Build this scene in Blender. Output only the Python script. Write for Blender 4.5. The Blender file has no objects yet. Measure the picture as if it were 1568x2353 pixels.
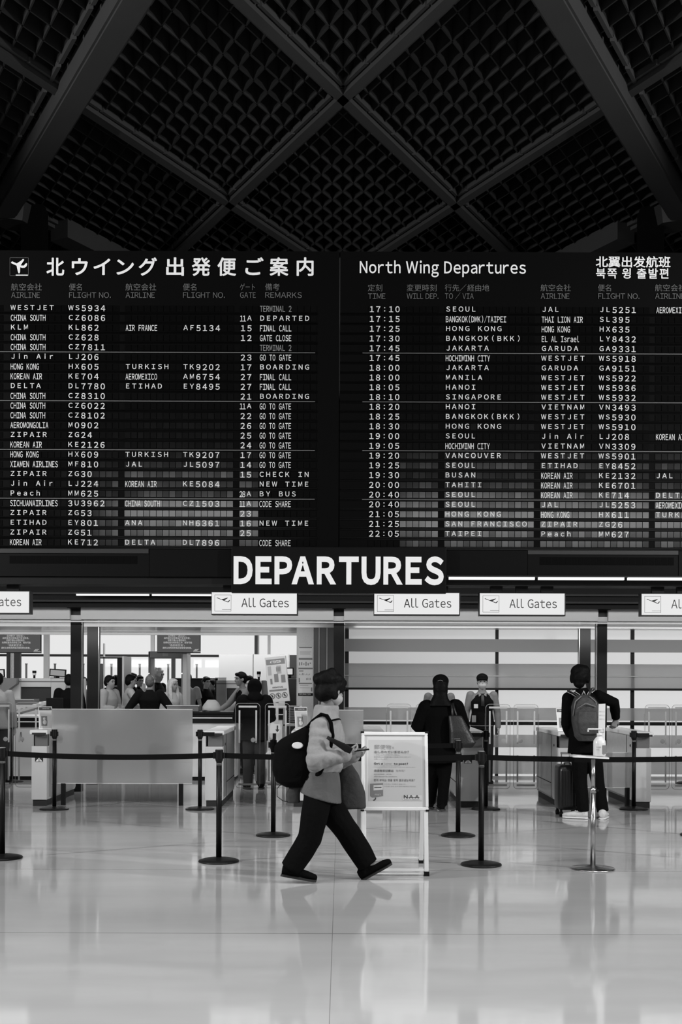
import bpy, bmesh, math, random
import numpy as np
from mathutils import Vector, Matrix
random.seed(7)
SC = bpy.context.scene
COL = SC.collection
F = 2626.0; CH = 1.5; ROLL = 0.0035          # focal length in px, eye height, roll of the hand-held camera

# ---------------------------------------------------------------- camera, sky, lights, exposure
cam = bpy.data.objects.new('camera', bpy.data.cameras.new('camera')); COL.objects.link(cam)
cam.location = (0, 0, CH); cam.rotation_euler = (math.pi / 2, -ROLL, 0)
cam.data.sensor_fit = 'HORIZONTAL'; cam.data.sensor_width = 24.0
cam.data.lens = F / 1568 * 24.0; cam.data.shift_y = 391.5 / 1568
cam.data.clip_end = 300
SC.camera = cam
wd = bpy.data.worlds.new('overcast_sky'); SC.world = wd; wd.use_nodes = True
bg = wd.node_tree.nodes['Background']; bg.inputs[0].default_value = (1, 1, 1, 1); bg.inputs[1].default_value = 0.86
SC.view_settings.view_transform = 'Standard'; SC.view_settings.look = 'None'
SC.view_settings.gamma = 1.0; SC.view_settings.exposure = 0.0; SC.view_settings.use_curve_mapping = False
SC.cycles.max_bounces = 9; SC.cycles.diffuse_bounces = 4; SC.cycles.glossy_bounces = 4
SC.cycles.transmission_bounces = 8; SC.cycles.transparent_max_bounces = 14
SC.cycles.caustics_reflective = False; SC.cycles.caustics_refractive = False
SC.cycles.sample_clamp_indirect = 3.0

def area(name, loc, sx, sy, power, rot=(0, 0, 0), spread=math.pi):
    l = bpy.data.lights.new(name, 'AREA'); l.shape = 'RECTANGLE'; l.size = sx; l.size_y = sy
    l.energy = power; l.spread = spread
    o = bpy.data.objects.new(name, l); COL.objects.link(o); o.location = loc; o.rotation_euler = rot
    return o
for yy in (-4.0, 0.5, 5.0):                   # the hall's ceiling downlights, over and behind the photographer
    for xx in (-7.5, -2.5, 2.5, 7.5):
        area('hall_downlight', (xx, yy, 8.30), 0.9, 0.9, 134, spread=math.radians(116))
for xx in (-11.3, 11.3):                      # added spots, out of view at the sides, to brighten the board lettering
    for zz in (5.0, 6.6):
        l = bpy.data.lights.new('board_fill_spot', 'SPOT'); l.energy = 2600; l.spot_size = math.radians(58); l.spot_blend = 0.5
        l.shadow_soft_size = 0.12
        o = bpy.data.objects.new('board_fill_spot', l); COL.objects.link(o); o.location = (xx, 4.6, zz)
        o.rotation_euler = (Vector((-xx * 0.09, 13, 4.4)) - o.location).to_track_quat('-Z', 'Y').to_euler()
area('gate_fill_light', (0, 14.25, 2.77), 13.0, 0.3, 120, rot=(math.radians(62), 0, 0))   # added fill hidden behind the beam, brightens the fascia over the gates
for yy in (16.2, 18.4):                       # long recessed lamps in the low ceilings behind the gates
    area('security_downlight', (-4.6, yy, 2.18), 8.5, 0.4, 52, rot=(math.radians(42), 0, 0))
area('passport_downlight', (4.2, 16.4, 2.18), 8.0, 0.4, 42, rot=(math.radians(42), 0, 0))
for xx in (-6, -3, -0.9):
    area('security_downlight', (xx, 24, 3.40), 1.6, 1.6, 110)

# ---------------------------------------------------------------- helpers
def P(px, py, d):
    xr = (px - 784) - ROLL * (1568 - py); zr = (1568 - py) + ROLL * (px - 784)
    return Vector((xr * d / F, d, CH + zr * d / F))
def G(px, py):                                # the floor point seen at a pixel
    zr = (1568 - py) + ROLL * (px - 784)
    d = -CH * F / zr
    v = P(px, py, d); v.z = 0; return v
def lin(v):
    v = v / 255.0
    return v / 12.92 if v <= 0.04045 else ((v + 0.055) / 1.055) ** 2.4
MATS = {}
def mat(name, v, rough=0.5, metal=0.0, spec=0.5, bump=0.0, bscale=60.0, emit=None, vary=0.0, vscale=8.0):
    if name in MATS: return MATS[name]
    m = bpy.data.materials.new(name); m.use_nodes = True; nt = m.node_tree; b = nt.nodes['Principled BSDF']
    b.inputs['Base Color'].default_value = (v, v, v, 1); b.inputs['Roughness'].default_value = rough
    b.inputs['Metallic'].default_value = metal; b.inputs['Specular IOR Level'].default_value = spec
    if emit is not None:
        b.inputs['Emission Color'].default_value = (1, 1, 1, 1); b.inputs['Emission Strength'].default_value = emit
    tc = nt.nodes.new('ShaderNodeTexCoord')
    if bump:
        n = nt.nodes.new('ShaderNodeTexNoise'); n.inputs['Scale'].default_value = bscale; n.inputs['Detail'].default_value = 3
        bp = nt.nodes.new('ShaderNodeBump'); bp.inputs['Strength'].default_value = bump; bp.inputs['Distance'].default_value = 0.02
        nt.links.new(tc.outputs['Object'], n.inputs['Vector']); nt.links.new(n.outputs['Fac'], bp.inputs['Height'])
        nt.links.new(bp.outputs['Normal'], b.inputs['Normal'])
    if vary:
        n = nt.nodes.new('ShaderNodeTexNoise'); n.inputs['Scale'].default_value = vscale; n.inputs['Detail'].default_value = 4
        r = nt.nodes.new('ShaderNodeMapRange'); r.inputs[3].default_value = v * (1 - vary); r.inputs[4].default_value = v * (1 + vary)
        nt.links.new(tc.outputs['Object'], n.inputs['Vector']); nt.links.new(n.outputs['Fac'], r.inputs[0])
        nt.links.new(r.outputs[0], b.inputs['Base Color'])
    MATS[name] = m; return m
def glow(name, strength):
    if name in MATS: return MATS[name]
    m = bpy.data.materials.new(name); m.use_nodes = True; nt = m.node_tree; nt.nodes.clear()
    e = nt.nodes.new('ShaderNodeEmission'); e.inputs[1].default_value = strength
    o = nt.nodes.new('ShaderNodeOutputMaterial'); nt.links.new(e.outputs[0], o.inputs[0]); MATS[name] = m; return m
def glassy(name, tint=0.96, refl=1.0):
    if name in MATS: return MATS[name]
    m = bpy.data.materials.new(name); m.use_nodes = True; nt = m.node_tree; nt.nodes.clear()
    t = nt.nodes.new('ShaderNodeBsdfTransparent'); t.inputs[0].default_value = (tint, tint, tint, 1)
    g = nt.nodes.new('ShaderNodeBsdfGlossy'); g.inputs['Roughness'].default_value = 0.03
    fr = nt.nodes.new('ShaderNodeFresnel'); fr.inputs[0].default_value = 1.45
    mu = nt.nodes.new('ShaderNodeMath'); mu.operation = 'MULTIPLY'; mu.inputs[1].default_value = refl
    mx = nt.nodes.new('ShaderNodeMixShader'); o = nt.nodes.new('ShaderNodeOutputMaterial')
    nt.links.new(fr.outputs[0], mu.inputs[0]); nt.links.new(mu.outputs[0], mx.inputs[0])
    nt.links.new(t.outputs[0], mx.inputs[1]); nt.links.new(g.outputs[0], mx.inputs[2]); nt.links.new(mx.outputs[0], o.inputs[0])
    MATS[name] = m; return m
def frosted(name, trans, diff, see=0.0):
    """milky glass: light from behind comes through scattered, a share is reflected, 'see' lets a blurred view through"""
    if name in MATS: return MATS[name]
    m = bpy.data.materials.new(name); m.use_nodes = True; nt = m.node_tree; nt.nodes.clear()
    t = nt.nodes.new('ShaderNodeBsdfTranslucent'); t.inputs[0].default_value = (trans,) * 3 + (1,)
    d = nt.nodes.new('ShaderNodeBsdfDiffuse'); d.inputs[0].default_value = (diff,) * 3 + (1,)
    a = nt.nodes.new('ShaderNodeAddShader'); nt.links.new(t.outputs[0], a.inputs[0]); nt.links.new(d.outputs[0], a.inputs[1])
    g = nt.nodes.new('ShaderNodeBsdfGlossy'); g.inputs['Roughness'].default_value = 0.12
    fr = nt.nodes.new('ShaderNodeFresnel'); fr.inputs[0].default_value = 1.4
    mx = nt.nodes.new('ShaderNodeMixShader'); o = nt.nodes.new('ShaderNodeOutputMaterial'); last = a.outputs[0]
    if see:
        r = nt.nodes.new('ShaderNodeBsdfRefraction'); r.inputs['IOR'].default_value = 1.12; r.inputs['Roughness'].default_value = 0.42
        r.inputs[0].default_value = (0.95,) * 3 + (1,)
        m2 = nt.nodes.new('ShaderNodeMixShader'); m2.inputs[0].default_value = see
        nt.links.new(last, m2.inputs[1]); nt.links.new(r.outputs[0], m2.inputs[2]); last = m2.outputs[0]
    nt.links.new(fr.outputs[0], mx.inputs[0]); nt.links.new(last, mx.inputs[1]); nt.links.new(g.outputs[0], mx.inputs[2])
    nt.links.new(mx.outputs[0], o.inputs[0]); MATS[name] = m; return m

def obj(name, me, m, parent=None, smooth=False):
    o = bpy.data.objects.new(name, me); COL.objects.link(o)
    if m is not None:
        me.materials.clear(); me.materials.append(m)
    if smooth: me.polygons.foreach_set('use_smooth', [True] * len(me.polygons))
    if parent is not None: o.parent = parent
    return o
def tag(o, label, cat, group=None):
    o['label'] = label; o['category'] = cat
    if group: o['group'] = group
    return o
def thing(name, label, cat, loc=(0, 0, 0), rz=0.0, group=None):
    o = bpy.data.objects.new(name, None); COL.objects.link(o); o.empty_display_size = 0.1
    o.location = loc; o.rotation_euler = (0, 0, rz); return tag(o, label, cat, group)
def struct(o, label=None):
    o['kind'] = 'structure'
    if label: o['label'] = label
    return o
def dup(root, loc=None, rz=None, label=None):
    r = root.copy(); COL.objects.link(r)
    if loc is not None: r.location = loc
    if rz is not None: r.rotation_euler = (0, 0, rz)
    if label: r['label'] = label
    for ch in list(root.children):
        c = ch.copy(); COL.objects.link(c); c.parent = r
        for g in list(ch.children):
            d = g.copy(); COL.objects.link(d); d.parent = c
    return r
class MB:
    """collects boxes, bars, tubes and lofts into one mesh"""
    def __init__(s): s.bm = bmesh.new()
    def box(s, x0, x1, y0, y1, z0, z1, bev=0.0, rot=None, piv=None):
        vs = [s.bm.verts.new((x, y, z)) for x in (x0, x1) for y in (y0, y1) for z in (z0, z1)]
        fs = [s.bm.faces.new([vs[i] for i in q]) for q in ((0, 1, 3, 2), (4, 6, 7, 5), (0, 4, 5, 1), (2, 3, 7, 6), (0, 2, 6, 4), (1, 5, 7, 3))]
        if rot is not None:
            bmesh.ops.rotate(s.bm, verts=vs, cent=piv or Vector(((x0 + x1) / 2, (y0 + y1) / 2, (z0 + z1) / 2)), matrix=rot)
        if bev:
            es = list({e for f in fs for e in f.edges})
            bmesh.ops.bevel(s.bm, geom=es, offset=bev, segments=2, affect='EDGES', profile=0.5)
        return s
    def quad(s, a, b, c, d):
        s.bm.faces.new([s.bm.verts.new(Vector(v)) for v in (a, b, c, d)]); return s
    def tube(s, pts, rad, n=12, cap=True):
        pts = [Vector(p) for p in pts]
        if not isinstance(rad, (list, tuple)): rad = [rad] * len(pts)
        up = None; rings = []
        for i, p in enumerate(pts):
            t = (pts[min(i + 1, len(pts) - 1)] - pts[max(i - 1, 0)])
            t = t.normalized() if t.length > 1e-9 else Vector((0, 0, 1))
            if up is None:
                up = Vector((0, 0, 1)) if abs(t.z) < 0.9 else Vector((0, 1, 0))
            u = (up - t * up.dot(t)).normalized(); w = t.cross(u); up = u
            r = rad[i]; ru, rw = (r if isinstance(r, (tuple, list)) else (r, r))
            rings.append([s.bm.verts.new(p + u * (ru * math.cos(2 * math.pi * k / n)) + w * (rw * math.sin(2 * math.pi * k / n))) for k in range(n)])
        s._skin(rings, cap); return s
    def loft(s, secs, n=20, cap=True, power=1.0):
        """secs: (centre, half-axis u, half-axis v)"""
        rings = []
        for c, u, v in secs:
            c = Vector(c); u = Vector(u); v = Vector(v); r = []
            for k in range(n):
                a = 2 * math.pi * k / n; ca, sa = math.cos(a), math.sin(a)
                ca = math.copysign(abs(ca) ** power, ca); sa = math.copysign(abs(sa) ** power, sa)
                r.append(s.bm.verts.new(c + u * ca + v * sa))
            rings.append(r)
        s._skin(rings, cap); return s
    def _skin(s, rings, cap):
        n = len(rings[0])
        for a, b in zip(rings, rings[1:]):
            for k in range(n): s.bm.faces.new((a[k], a[(k + 1) % n], b[(k + 1) % n], b[k]))
        if cap:
            s.bm.faces.new(list(reversed(rings[0]))); s.bm.faces.new(rings[-1])
    def cyl(s, x, y, z0, z1, r, n=24, r2=None):
        return s.tube([(x, y, z0), (x, y, z1)], [r, r if r2 is None else r2], n)
    def lathe(s, prof, n=40, c=(0, 0, 0)):
        rings = [[s.bm.verts.new((c[0] + r * math.cos(2 * math.pi * k / n), c[1] + r * math.sin(2 * math.pi * k / n), c[2] + z)) for k in range(n)] for r, z in prof]
        s._skin(rings, True); return s
    def ell(s, c, rx, ry, rz, M=None, seg=16):
        r = bmesh.ops.create_uvsphere(s.bm, u_segments=seg, v_segments=max(8, seg // 2), radius=1.0)
        T = Matrix.Translation(Vector(c)) @ (M.to_4x4() if M is not None else Matrix.Identity(4)) @ Matrix.Diagonal((rx, ry, rz, 1))
        bmesh.ops.transform(s.bm, matrix=T, verts=r['verts']); return s
    def raw(s, vs, fs):
        v = [s.bm.verts.new(p) for p in vs]
        for f in fs:
            try: s.bm.faces.new([v[i] for i in f])
            except ValueError: pass
        return s
    def move(s, M): bmesh.ops.transform(s.bm, matrix=M, verts=s.bm.verts[:]); return s
    def build(s, name, m, parent=None, smooth=False, normals=True):
        if normals: bmesh.ops.recalc_face_normals(s.bm, faces=s.bm.faces[:])
        me = bpy.data.meshes.new(name); s.bm.to_mesh(me); s.bm.free()
        return obj(name, me, m, parent, smooth)
    def skin(s, name, m, parent=None, voxel=0.012, smooth=4, noise=0.0, nscale=14.0, seed=0):
        """joins everything into one continuous surface"""
        bmesh.ops.recalc_face_normals(s.bm, faces=s.bm.faces[:])
        me = bpy.data.meshes.new(name); s.bm.to_mesh(me); s.bm.free()
        o = bpy.data.objects.new(name, me); COL.objects.link(o)
        r = o.modifiers.new('r', 'REMESH'); r.mode = 'VOXEL'; r.voxel_size = voxel
        if smooth:
            q = o.modifiers.new('s', 'SMOOTH'); q.iterations = smooth; q.factor = 0.5
        dg = bpy.context.evaluated_depsgraph_get(); m2 = bpy.data.meshes.new_from_object(o.evaluated_get(dg))
        o.modifiers.clear(); o.data = m2; bpy.data.meshes.remove(me); m2.name = name
        if noise:
            n = len(m2.vertices); co = np.empty(n * 3, 'f'); m2.vertices.foreach_get('co', co); co = co.reshape(n, 3)
            no = np.empty(n * 3, 'f'); m2.vertices.foreach_get('normal', no); no = no.reshape(n, 3)
            rs = np.random.RandomState(seed); d = np.zeros(n)
            for k in range(7):
                w = rs.randn(3) * nscale * (0.5 + 0.25 * k); d += np.sin(co @ w + rs.rand() * 6.28) / (1 + 0.5 * k)
            co += no * (d * noise / 3)[:, None]; m2.vertices.foreach_set('co', co.astype('f').ravel()); m2.update()
        m2.materials.clear(); m2.materials.append(m)
        m2.polygons.foreach_set('use_smooth', [True] * len(m2.polygons))
        if parent is not None: o.parent = parent
        return o
# lettering: glyph outlines from Blender's built-in typeface, placed as flat faces in the XZ plane facing the camera side
GLY = {}; LAY = {}
def glyph(ch, off=0.0):
    """Latin letters use their full-width forms, which the built-in fallback typeface draws as plain grotesque capitals"""
    k = (ch, off)
    if k in GLY: return GLY[k]
    latin = 0x21 <= ord(ch) <= 0x7e; src = chr(ord(ch) + 0xFEE0) if latin else ch
    c = bpy.data.curves.new('g', 'FONT'); c.body = src; c.resolution_u = 4; c.fill_mode = 'FRONT'
    if latin: c.offset = off
    o = bpy.data.objects.new('g', c); COL.objects.link(o)
    dg = bpy.context.evaluated_depsgraph_get(); me = bpy.data.meshes.new_from_object(o.evaluated_get(dg))
    v0 = np.array([tuple(v.co)[:2] for v in me.vertices]).reshape(-1, 2); f0 = [tuple(p.vertices) for p in me.polygons]
    bpy.data.objects.remove(o); bpy.data.curves.remove(c); bpy.data.meshes.remove(me)
    vs, fs, LAY[k] = v0, f0, len(v0)
    if off > 0 and len(v0) and not latin:     # heavier strokes: the outline repeated around a small circle
        vs = []; fs = []
        for i in range(6):
            t = 2 * math.pi * (i + 0.5) / 6; vs.append(v0 + np.array([math.cos(t), math.sin(t)]) * off)
            fs += [tuple(q + i * len(v0) for q in f) for f in f0]
        vs = np.vstack(vs)
    GLY[k] = (vs, fs); return GLY[k]
CAP = float(glyph('H')[0][:, 1].max() - glyph('H')[0][:, 1].min()); BASE = float(glyph('H')[0][:, 1].min())
class Letters:
    def __init__(s): s.v = []; s.f = []; s.n = 0
    def _add(s, vs, fs, x, z, y, sx, sz, lay):
        s.v += [(x + a * sx, y - 2e-4 * (i // lay), z + b * sz) for i, (a, b) in enumerate(vs)]
        s.f += [tuple(i + s.n for i in f) for f in fs]; s.n += len(vs)
    def put(s, ch, x, z, y, sx, sz, off=0.0):
        """one glyph, centred on x, baseline z"""
        if ch == ' ': return
        vs, fs = glyph(ch, off)
        if len(vs) == 0: return
        cx = (vs[:, 0].min() + vs[:, 0].max()) / 2
        s._add(vs - np.array([cx, 0 if ord(ch) > 0x2e80 else BASE]), fs, x, z, y, sx, sz, LAY[(ch, off)])
    def line(s, text, x, z, y, cap, width=None, off=0.0, gap=0.10, cjk=False, align='l', space=0.30):
        """a proportional line: baseline z, capital height cap, fitted to width"""
        sz = cap / (0.86 if cjk else CAP); pos = []; cur = 0.0
        for ch in text:
            if ch == ' ': cur += space; continue
            vs, fs = glyph(ch, off)
            if len(vs) == 0: continue
            x0, x1 = vs[:, 0].min(), vs[:, 0].max()
            if ch == 'A' and pos and pos[-1][0] in 'PFT': cur -= 0.07 + gap * 0.5
            if ord(ch) > 0x2e80: pos.append((ch, cur)); cur += 1.0
            else: pos.append((ch, cur - x0)); cur += (x1 - x0) + gap
        tot = cur - (0 if cjk else gap); sx = sz if width is None else width / max(tot, 1e-6)
        if align == 'c': x -= tot * sx / 2
        for ch, p in pos:
            vs, fs = glyph(ch, off); s._add(vs + np.array([p, 0.07 if cjk else -BASE]), fs, x, z, y, sx, sz, LAY[(ch, off)])
        return s
    def poly(s, pts, y):
        s.v += [(a, y, b) for a, b in pts]; s.f.append(tuple(range(s.n, s.n + len(pts)))); s.n += len(pts); return s
    def build(s, name, m, parent=None):
        me = bpy.data.meshes.new(name); me.from_pydata(s.v, [], s.f); me.update()
        return obj(name, me, m, parent)
def settle(root, base):
    """children were built in world coordinates: move the empty to the thing's base"""
    T = Matrix.Translation(-Vector(base)); seen = set()
    def go(o):
        for ch in o.children:
            if ch.type == 'MESH' and ch.data.name not in seen:
                seen.add(ch.data.name); ch.data.transform(T)
            go(ch)
    go(root); root.location = base; return root

# ---------------------------------------------------------------- the setting: floor
def floor_material():
    m = bpy.data.materials.new('polished_floor'); m.use_nodes = True; nt = m.node_tree; L = nt.links.new
    b = nt.nodes['Principled BSDF']; b.inputs['IOR'].default_value = 1.75
    tc = nt.nodes.new('ShaderNodeTexCoord'); sp = nt.nodes.new('ShaderNodeSeparateXYZ'); L(tc.outputs['Object'], sp.inputs[0])
    def math_(op, a, bb=None):
        n = nt.nodes.new('ShaderNodeMath'); n.operation = op
        for i, q in enumerate((a, bb)):
            if q is None: continue
            if isinstance(q, (int, float)): n.inputs[i].default_value = q
            else: L(q, n.inputs[i])
        return n.outputs[0]
    def seam(axis, off, per, w):
        t = math_('PINGPONG', math_('SUBTRACT', sp.outputs[axis], off), per / 2)
        return math_('LESS_THAN', t, w)
    s = math_('MAXIMUM', seam(1, 13.72, 2.3, 0.007), seam(0, -0.046, 40.0, 0.002))
    mp = nt.nodes.new('ShaderNodeMapping'); mp.inputs['Scale'].default_value = (0.5, 1.6, 1); L(tc.outputs['Object'], mp.inputs[0])
    n1 = nt.nodes.new('ShaderNodeTexNoise'); n1.inputs['Scale'].default_value = 1.5; n1.inputs['Detail'].default_value = 6; L(mp.outputs[0], n1.inputs['Vector'])
    r1 = nt.nodes.new('ShaderNodeMapRange'); r1.inputs[1].default_value = 0.3; r1.inputs[2].default_value = 0.7
    r1.inputs[3].default_value = 0.43; r1.inputs[4].default_value = 0.49; L(n1.outputs['Fac'], r1.inputs[0])
    dk = math_('SUBTRACT', r1.outputs[0], math_('MULTIPLY', s, 0.22))
    cb = nt.nodes.new('ShaderNodeCombineColor')
    for i in range(3): L(dk, cb.inputs[i])
    L(cb.outputs[0], b.inputs['Base Color'])
    r2 = nt.nodes.new('ShaderNodeMapRange'); r2.inputs[3].default_value = 0.05; r2.inputs[4].default_value = 0.10; L(n1.outputs['Fac'], r2.inputs[0])
    L(r2.outputs[0], b.inputs['Roughness'])
    n2 = nt.nodes.new('ShaderNodeTexNoise'); n2.inputs['Scale'].default_value = 2.2; n2.inputs['Detail'].default_value = 2; L(tc.outputs['Object'], n2.inputs['Vector'])
    bp = nt.nodes.new('ShaderNodeBump'); bp.inputs['Strength'].default_value = 0.05; bp.inputs['Distance'].default_value = 0.02
    L(n2.outputs['Fac'], bp.inputs['Height']); L(bp.outputs[0], b.inputs['Normal'])
    return m
fl = MB(); fl.quad((-12, -9, 0), (12, -9, 0), (12, 18.1, 0), (-12, 18.1, 0)); fl.quad((-12, 18.1, 0), (0.05, 18.1, 0), (0.05, 30, 0), (-12, 30, 0))
struct(fl.build('floor', floor_material()), 'pale polished floor with faint seams and soft reflections')

M_dark = mat('dark_wall', 0.02, 0.6); M_black = mat('black_metal', 0.006, 0.45, vary=0.2, spec=0.25)
M_ceil = mat('ceiling_backing', 0.003, 0.8, spec=0.05); M_fin = mat('coffer_fin', 0.0125, 0.6); M_beam = mat('ceiling_rail', 0.030, 0.55)
M_big = mat('ceiling_girder', 0.034, 0.5, vary=0.15, vscale=2)
M_white = mat('white_paint', 0.72, 0.35); M_lgrey = mat('light_grey_panel', 0.46, 0.35); M_grey = mat('grey_panel', 0.30, 0.4)
M_steel = mat('brushed_steel', 0.55, 0.28, metal=0.9, vary=0.15, vscale=25)
M_board = mat('board_black', 0.002, 0.5, spec=0.05); M_panel = mat('board_lower_black', 0.0035, 0.5, spec=0.08)
M_flap = mat('glossy_flap', 0.0025, 0.13, spec=0.6); M_flapm = mat('matt_flap', 0.002, 0.6, spec=0.04)
M_bar = mat('board_bar', 0.002, 0.2, spec=0.12)
M_let = mat('white_letter', 0.60, 0.6, spec=0.1); M_dim = mat('grey_letter', 0.105, 0.6, spec=0.1); M_dim2 = mat('coloured_letter', 0.20, 0.6, spec=0.1)
M_ttl = mat('title_letter', 0.72, 0.6, spec=0.1)
M_sign = glow('lit_sign_face', 0.82); M_lamp = glow('lamp_tube', 1.0)
M_ink = mat('sign_ink', 0.02, 0.6); M_glass = glassy('clear_glass'); M_acr = glassy('clear_acrylic', 0.97, 0.6)

# hall shell: walls behind and beside the photographer
def plane(name, a, b, c, d, m, label=None):
    q = MB(); q.quad(a, b, c, d); return struct(q.build(name, m), label)
M_hall = mat('hall_wall', 0.10, 0.7)
plane('wall_left', (-12, -9, 0), (-12, 30, 0), (-12, 30, 9), (-12, -9, 9), M_hall)
plane('wall_right', (12, -9, 0), (12, 18.6, 0), (12, 18.6, 9), (12, -9, 9), M_hall)
w = MB(); w.box(-12, 12, -9.15, -9, 0, 5.78); w.box(-12, 12, -9.15, -9, 6.72, 9); w.box(-12, -7.0, -9.15, -9, 5.78, 6.72); w.box(-2.1, 1.7, -9.15, -9, 5.78, 6.72)
struct(w.build('wall_back', M_hall))
q = MB(); q.quad((-7.0, -9.08, 5.78), (-2.1, -9.08, 5.78), (-2.1, -9.08, 6.72), (-7.0, -9.08, 6.72)); struct(q.build('window_2', glow('clerestory_daylight', 7.5)))
q = MB(); q.quad((1.7, -9.08, 5.78), (12, -9.08, 5.78), (12, -9.08, 6.72), (1.7, -9.08, 6.72)); struct(q.build('window_3', glow('clerestory_daylight', 7.5)))
plane('wall_upper', (-12, 19, 3.7), (12, 19, 3.7), (12, 19, 9), (-12, 19, 9), M_dark)

# ceiling: backing, coffer fins along two slanting families, rails on every eleventh fin, girders, posts
H = 7.0; ZC = CH + H; TS = 0.543; Y0 = 1.948 * H; SPC = 0.4706 * H; NC = 11
plane('ceiling', (-12, -9, ZC + 0.42), (12, -9, ZC + 0.42), (12, 19, ZC + 0.42), (-12, 19, ZC + 0.42), M_ceil, 'dark ceiling above the coffer grid')
def slant(mb, c, fam, y0, y1, wdt, z0, z1, sx=0.0):
    """bar along a slanting line X = c +/- TS (Y - Y0)"""
    xa, xb = c + sx + fam * TS * (y0 - Y0), c + sx + fam * TS * (y1 - Y0); h = wdt / 2
    for (p, q_) in (((xa, y0), (xb, y1)),):
        a = [mb.bm.verts.new((p[0] - h, p[1], z)) for z in (z0, z1)] + [mb.bm.verts.new((p[0] + h, p[1], z)) for z in (z0, z1)]
        b = [mb.bm.verts.new((q_[0] - h, q_[1], z)) for z in (z0, z1)] + [mb.bm.verts.new((q_[0] + h, q_[1], z)) for z in (z0, z1)]
        for i in ((0, 1), (1, 3), (3, 2), (2, 0)): mb.bm.faces.new((a[i[0]], a[i[1]], b[i[1]], b[i[0]]))
        mb.bm.faces.new((a[0], a[1], a[3], a[2])); mb.bm.faces.new((b[0], b[1], b[3], b[2]))
YA, YB = 8.5, 18.9
fins = MB()
for fam in (1, -1):
    for k in range(-34, 35):
        if k % NC == 0: continue
        slant(fins, k * SPC / NC, fam, YA, YB, 0.020, ZC + 0.03, ZC + 0.30)
struct(fins.build('ceiling_coffers', M_fin), 'dark diamond coffer grid of the hall ceiling')
for fam in (1, -1):
    for k in (-3, -2, -1, 0, 1, 2, 3):
        c = k * SPC
        big = (fam == 1 and k in (1,)) or (fam == -1 and k in (-1,))
        far = (fam == 1 and k in (-2,)) or (fam == -1 and k in (2,))
        ya, yb = YA, YB
        nodeY = 2.43 * H
        r = MB()
        if big or (far and False):
            yb = nodeY - 0.35
            slant(r, c, fam, ya, yb, 0.36, ZC - 0.22, ZC + 0.05)
            slant(r, c, fam, ya, yb, 0.30, ZC - 0.25, ZC - 0.22)
            o = r.build('ceiling_girder', M_big); struct(o, 'broad ceiling girder on the %s' % ('right' if fam == 1 else 'left'))
            r = MB()
            for sx in (-0.29, 0.29):
                yy = ya
                while yy < yb:
                    slant(r, c, fam, yy, min(yy + 0.50, yb), 0.05, ZC - 0.02, ZC + 0.05, sx); yy += 0.56
            struct(r.build('ceiling_rail', M_beam)); continue
        slant(r, c, fam, ya, yb, 0.15, ZC - 0.06, ZC + 0.30)
        yy = ya
        while yy < yb:
            for sx in (-0.125, 0.125): slant(r, c, fam, yy, min(yy + 0.52, yb), 0.045, ZC - 0.01, ZC + 0.06, sx)
            yy += 0.552
        struct(r.build('ceiling_rail', M_beam))
for sgn in (-1, 1):
    g = MB()                                   # farther girder leaving the post, away from the camera
    xn, yn = sgn * 0.655 * H, 2.43 * H
    xe, ye = xn - sgn * TS * 2.2, yn + 2.2
    a, b = Vector((xn - sgn * 0.25, yn + 0.46, 0)), Vector((xe, ye, 0)); n_ = Vector((b - a)); n_ = Vector((-n_.y, n_.x, 0)).normalized() * 0.17
    for z0, z1, k in ((ZC - 0.24, ZC + 0.05, 1.0),):
        vs = [(a + n_ * s * k + Vector((0, 0, z))) for s in (-1, 1) for z in (z0, z1)] + [(b + n_ * s * k + Vector((0, 0, z))) for s in (-1, 1) for z in (z0, z1)]
        g.raw(vs, [(0, 1, 3, 2), (4, 6, 7, 5), (0, 4, 5, 1), (2, 3, 7, 6), (0, 2, 6, 4), (1, 5, 7, 3)])
    struct(g.build('ceiling_girder', M_big))
    p = MB(); p.box(xn - 0.16, xn + 0.16, yn - 0.16, yn + 0.16, 3.7, ZC + 0.05)
    struct(p.build('roof_post', M_ceil))
    p = MB(); p.tube([(xn - sgn * 0.0 + sgn * 0.28, yn - 0.1, ZC - 0.25), (xn + sgn * 0.28, yn - 0.1, ZC + 0.02)], [0.24, 0.30], 8)
    struct(p.build('girder_bracket', M_fin))

# low roof over the gates and the security area
def boxs(name, x0, x1, y0, y1, z0, z1, m, label=None, bev=0.0):
    q = MB(); q.box(x0, x1, y0, y1, z0, z1, bev); return struct(q.build(name, m), label)
boxs('roof_slab', -12, 12, 13.45, 18.6, 2.80, 3.7, M_ceil); boxs('roof_slab', -12, 0.05, 19.6, 30, 3.52, 3.7, M_white)
boxs('ceiling_low', -12, -0.08, 15.52, 19.5, 2.335, 2.40, mat('low_ceiling', 0.55, 0.22)); boxs('ceiling_low', -0.08, 12, 15.52, 17.98, 2.335, 2.40, mat('low_ceiling', 0.55, 0.22))
boxs('trim_1', -12, -0.08, 19.5, 19.6, 2.30, 3.6, M_lgrey)
zf = lambda y, d: CH + (1568 - y) * d / F
def fascia(px0, px1): boxs('trim_2', P(px0, 1411, 15.5).x, P(px1, 1411, 15.5).x, 15.46, 15.54, zf(1425.5, 15.5), zf(1397, 15.5), M_lgrey, 'light grey fascia over the gates')
fascia(-420, 162); fascia(187, 767); fascia(791, 1374); fascia(1397, 2000)
boxs('trim_3', -12, 12, 15.45, 15.46, zf(1431.5, 15.5), zf(1429, 15.5), M_white)
boxs('trim_4', -12, 12, 16.58, 16.66, zf(1442, 16.6), 2.40, mat('soffit_band', 0.36, 0.4))
boxs('beam_header', -12, 12, 15.30, 15.42, zf(1397, 15.3), 2.80, mat('header_black', 0.0025, 0.5, spec=0.1), 'black header beam under the board')
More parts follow.
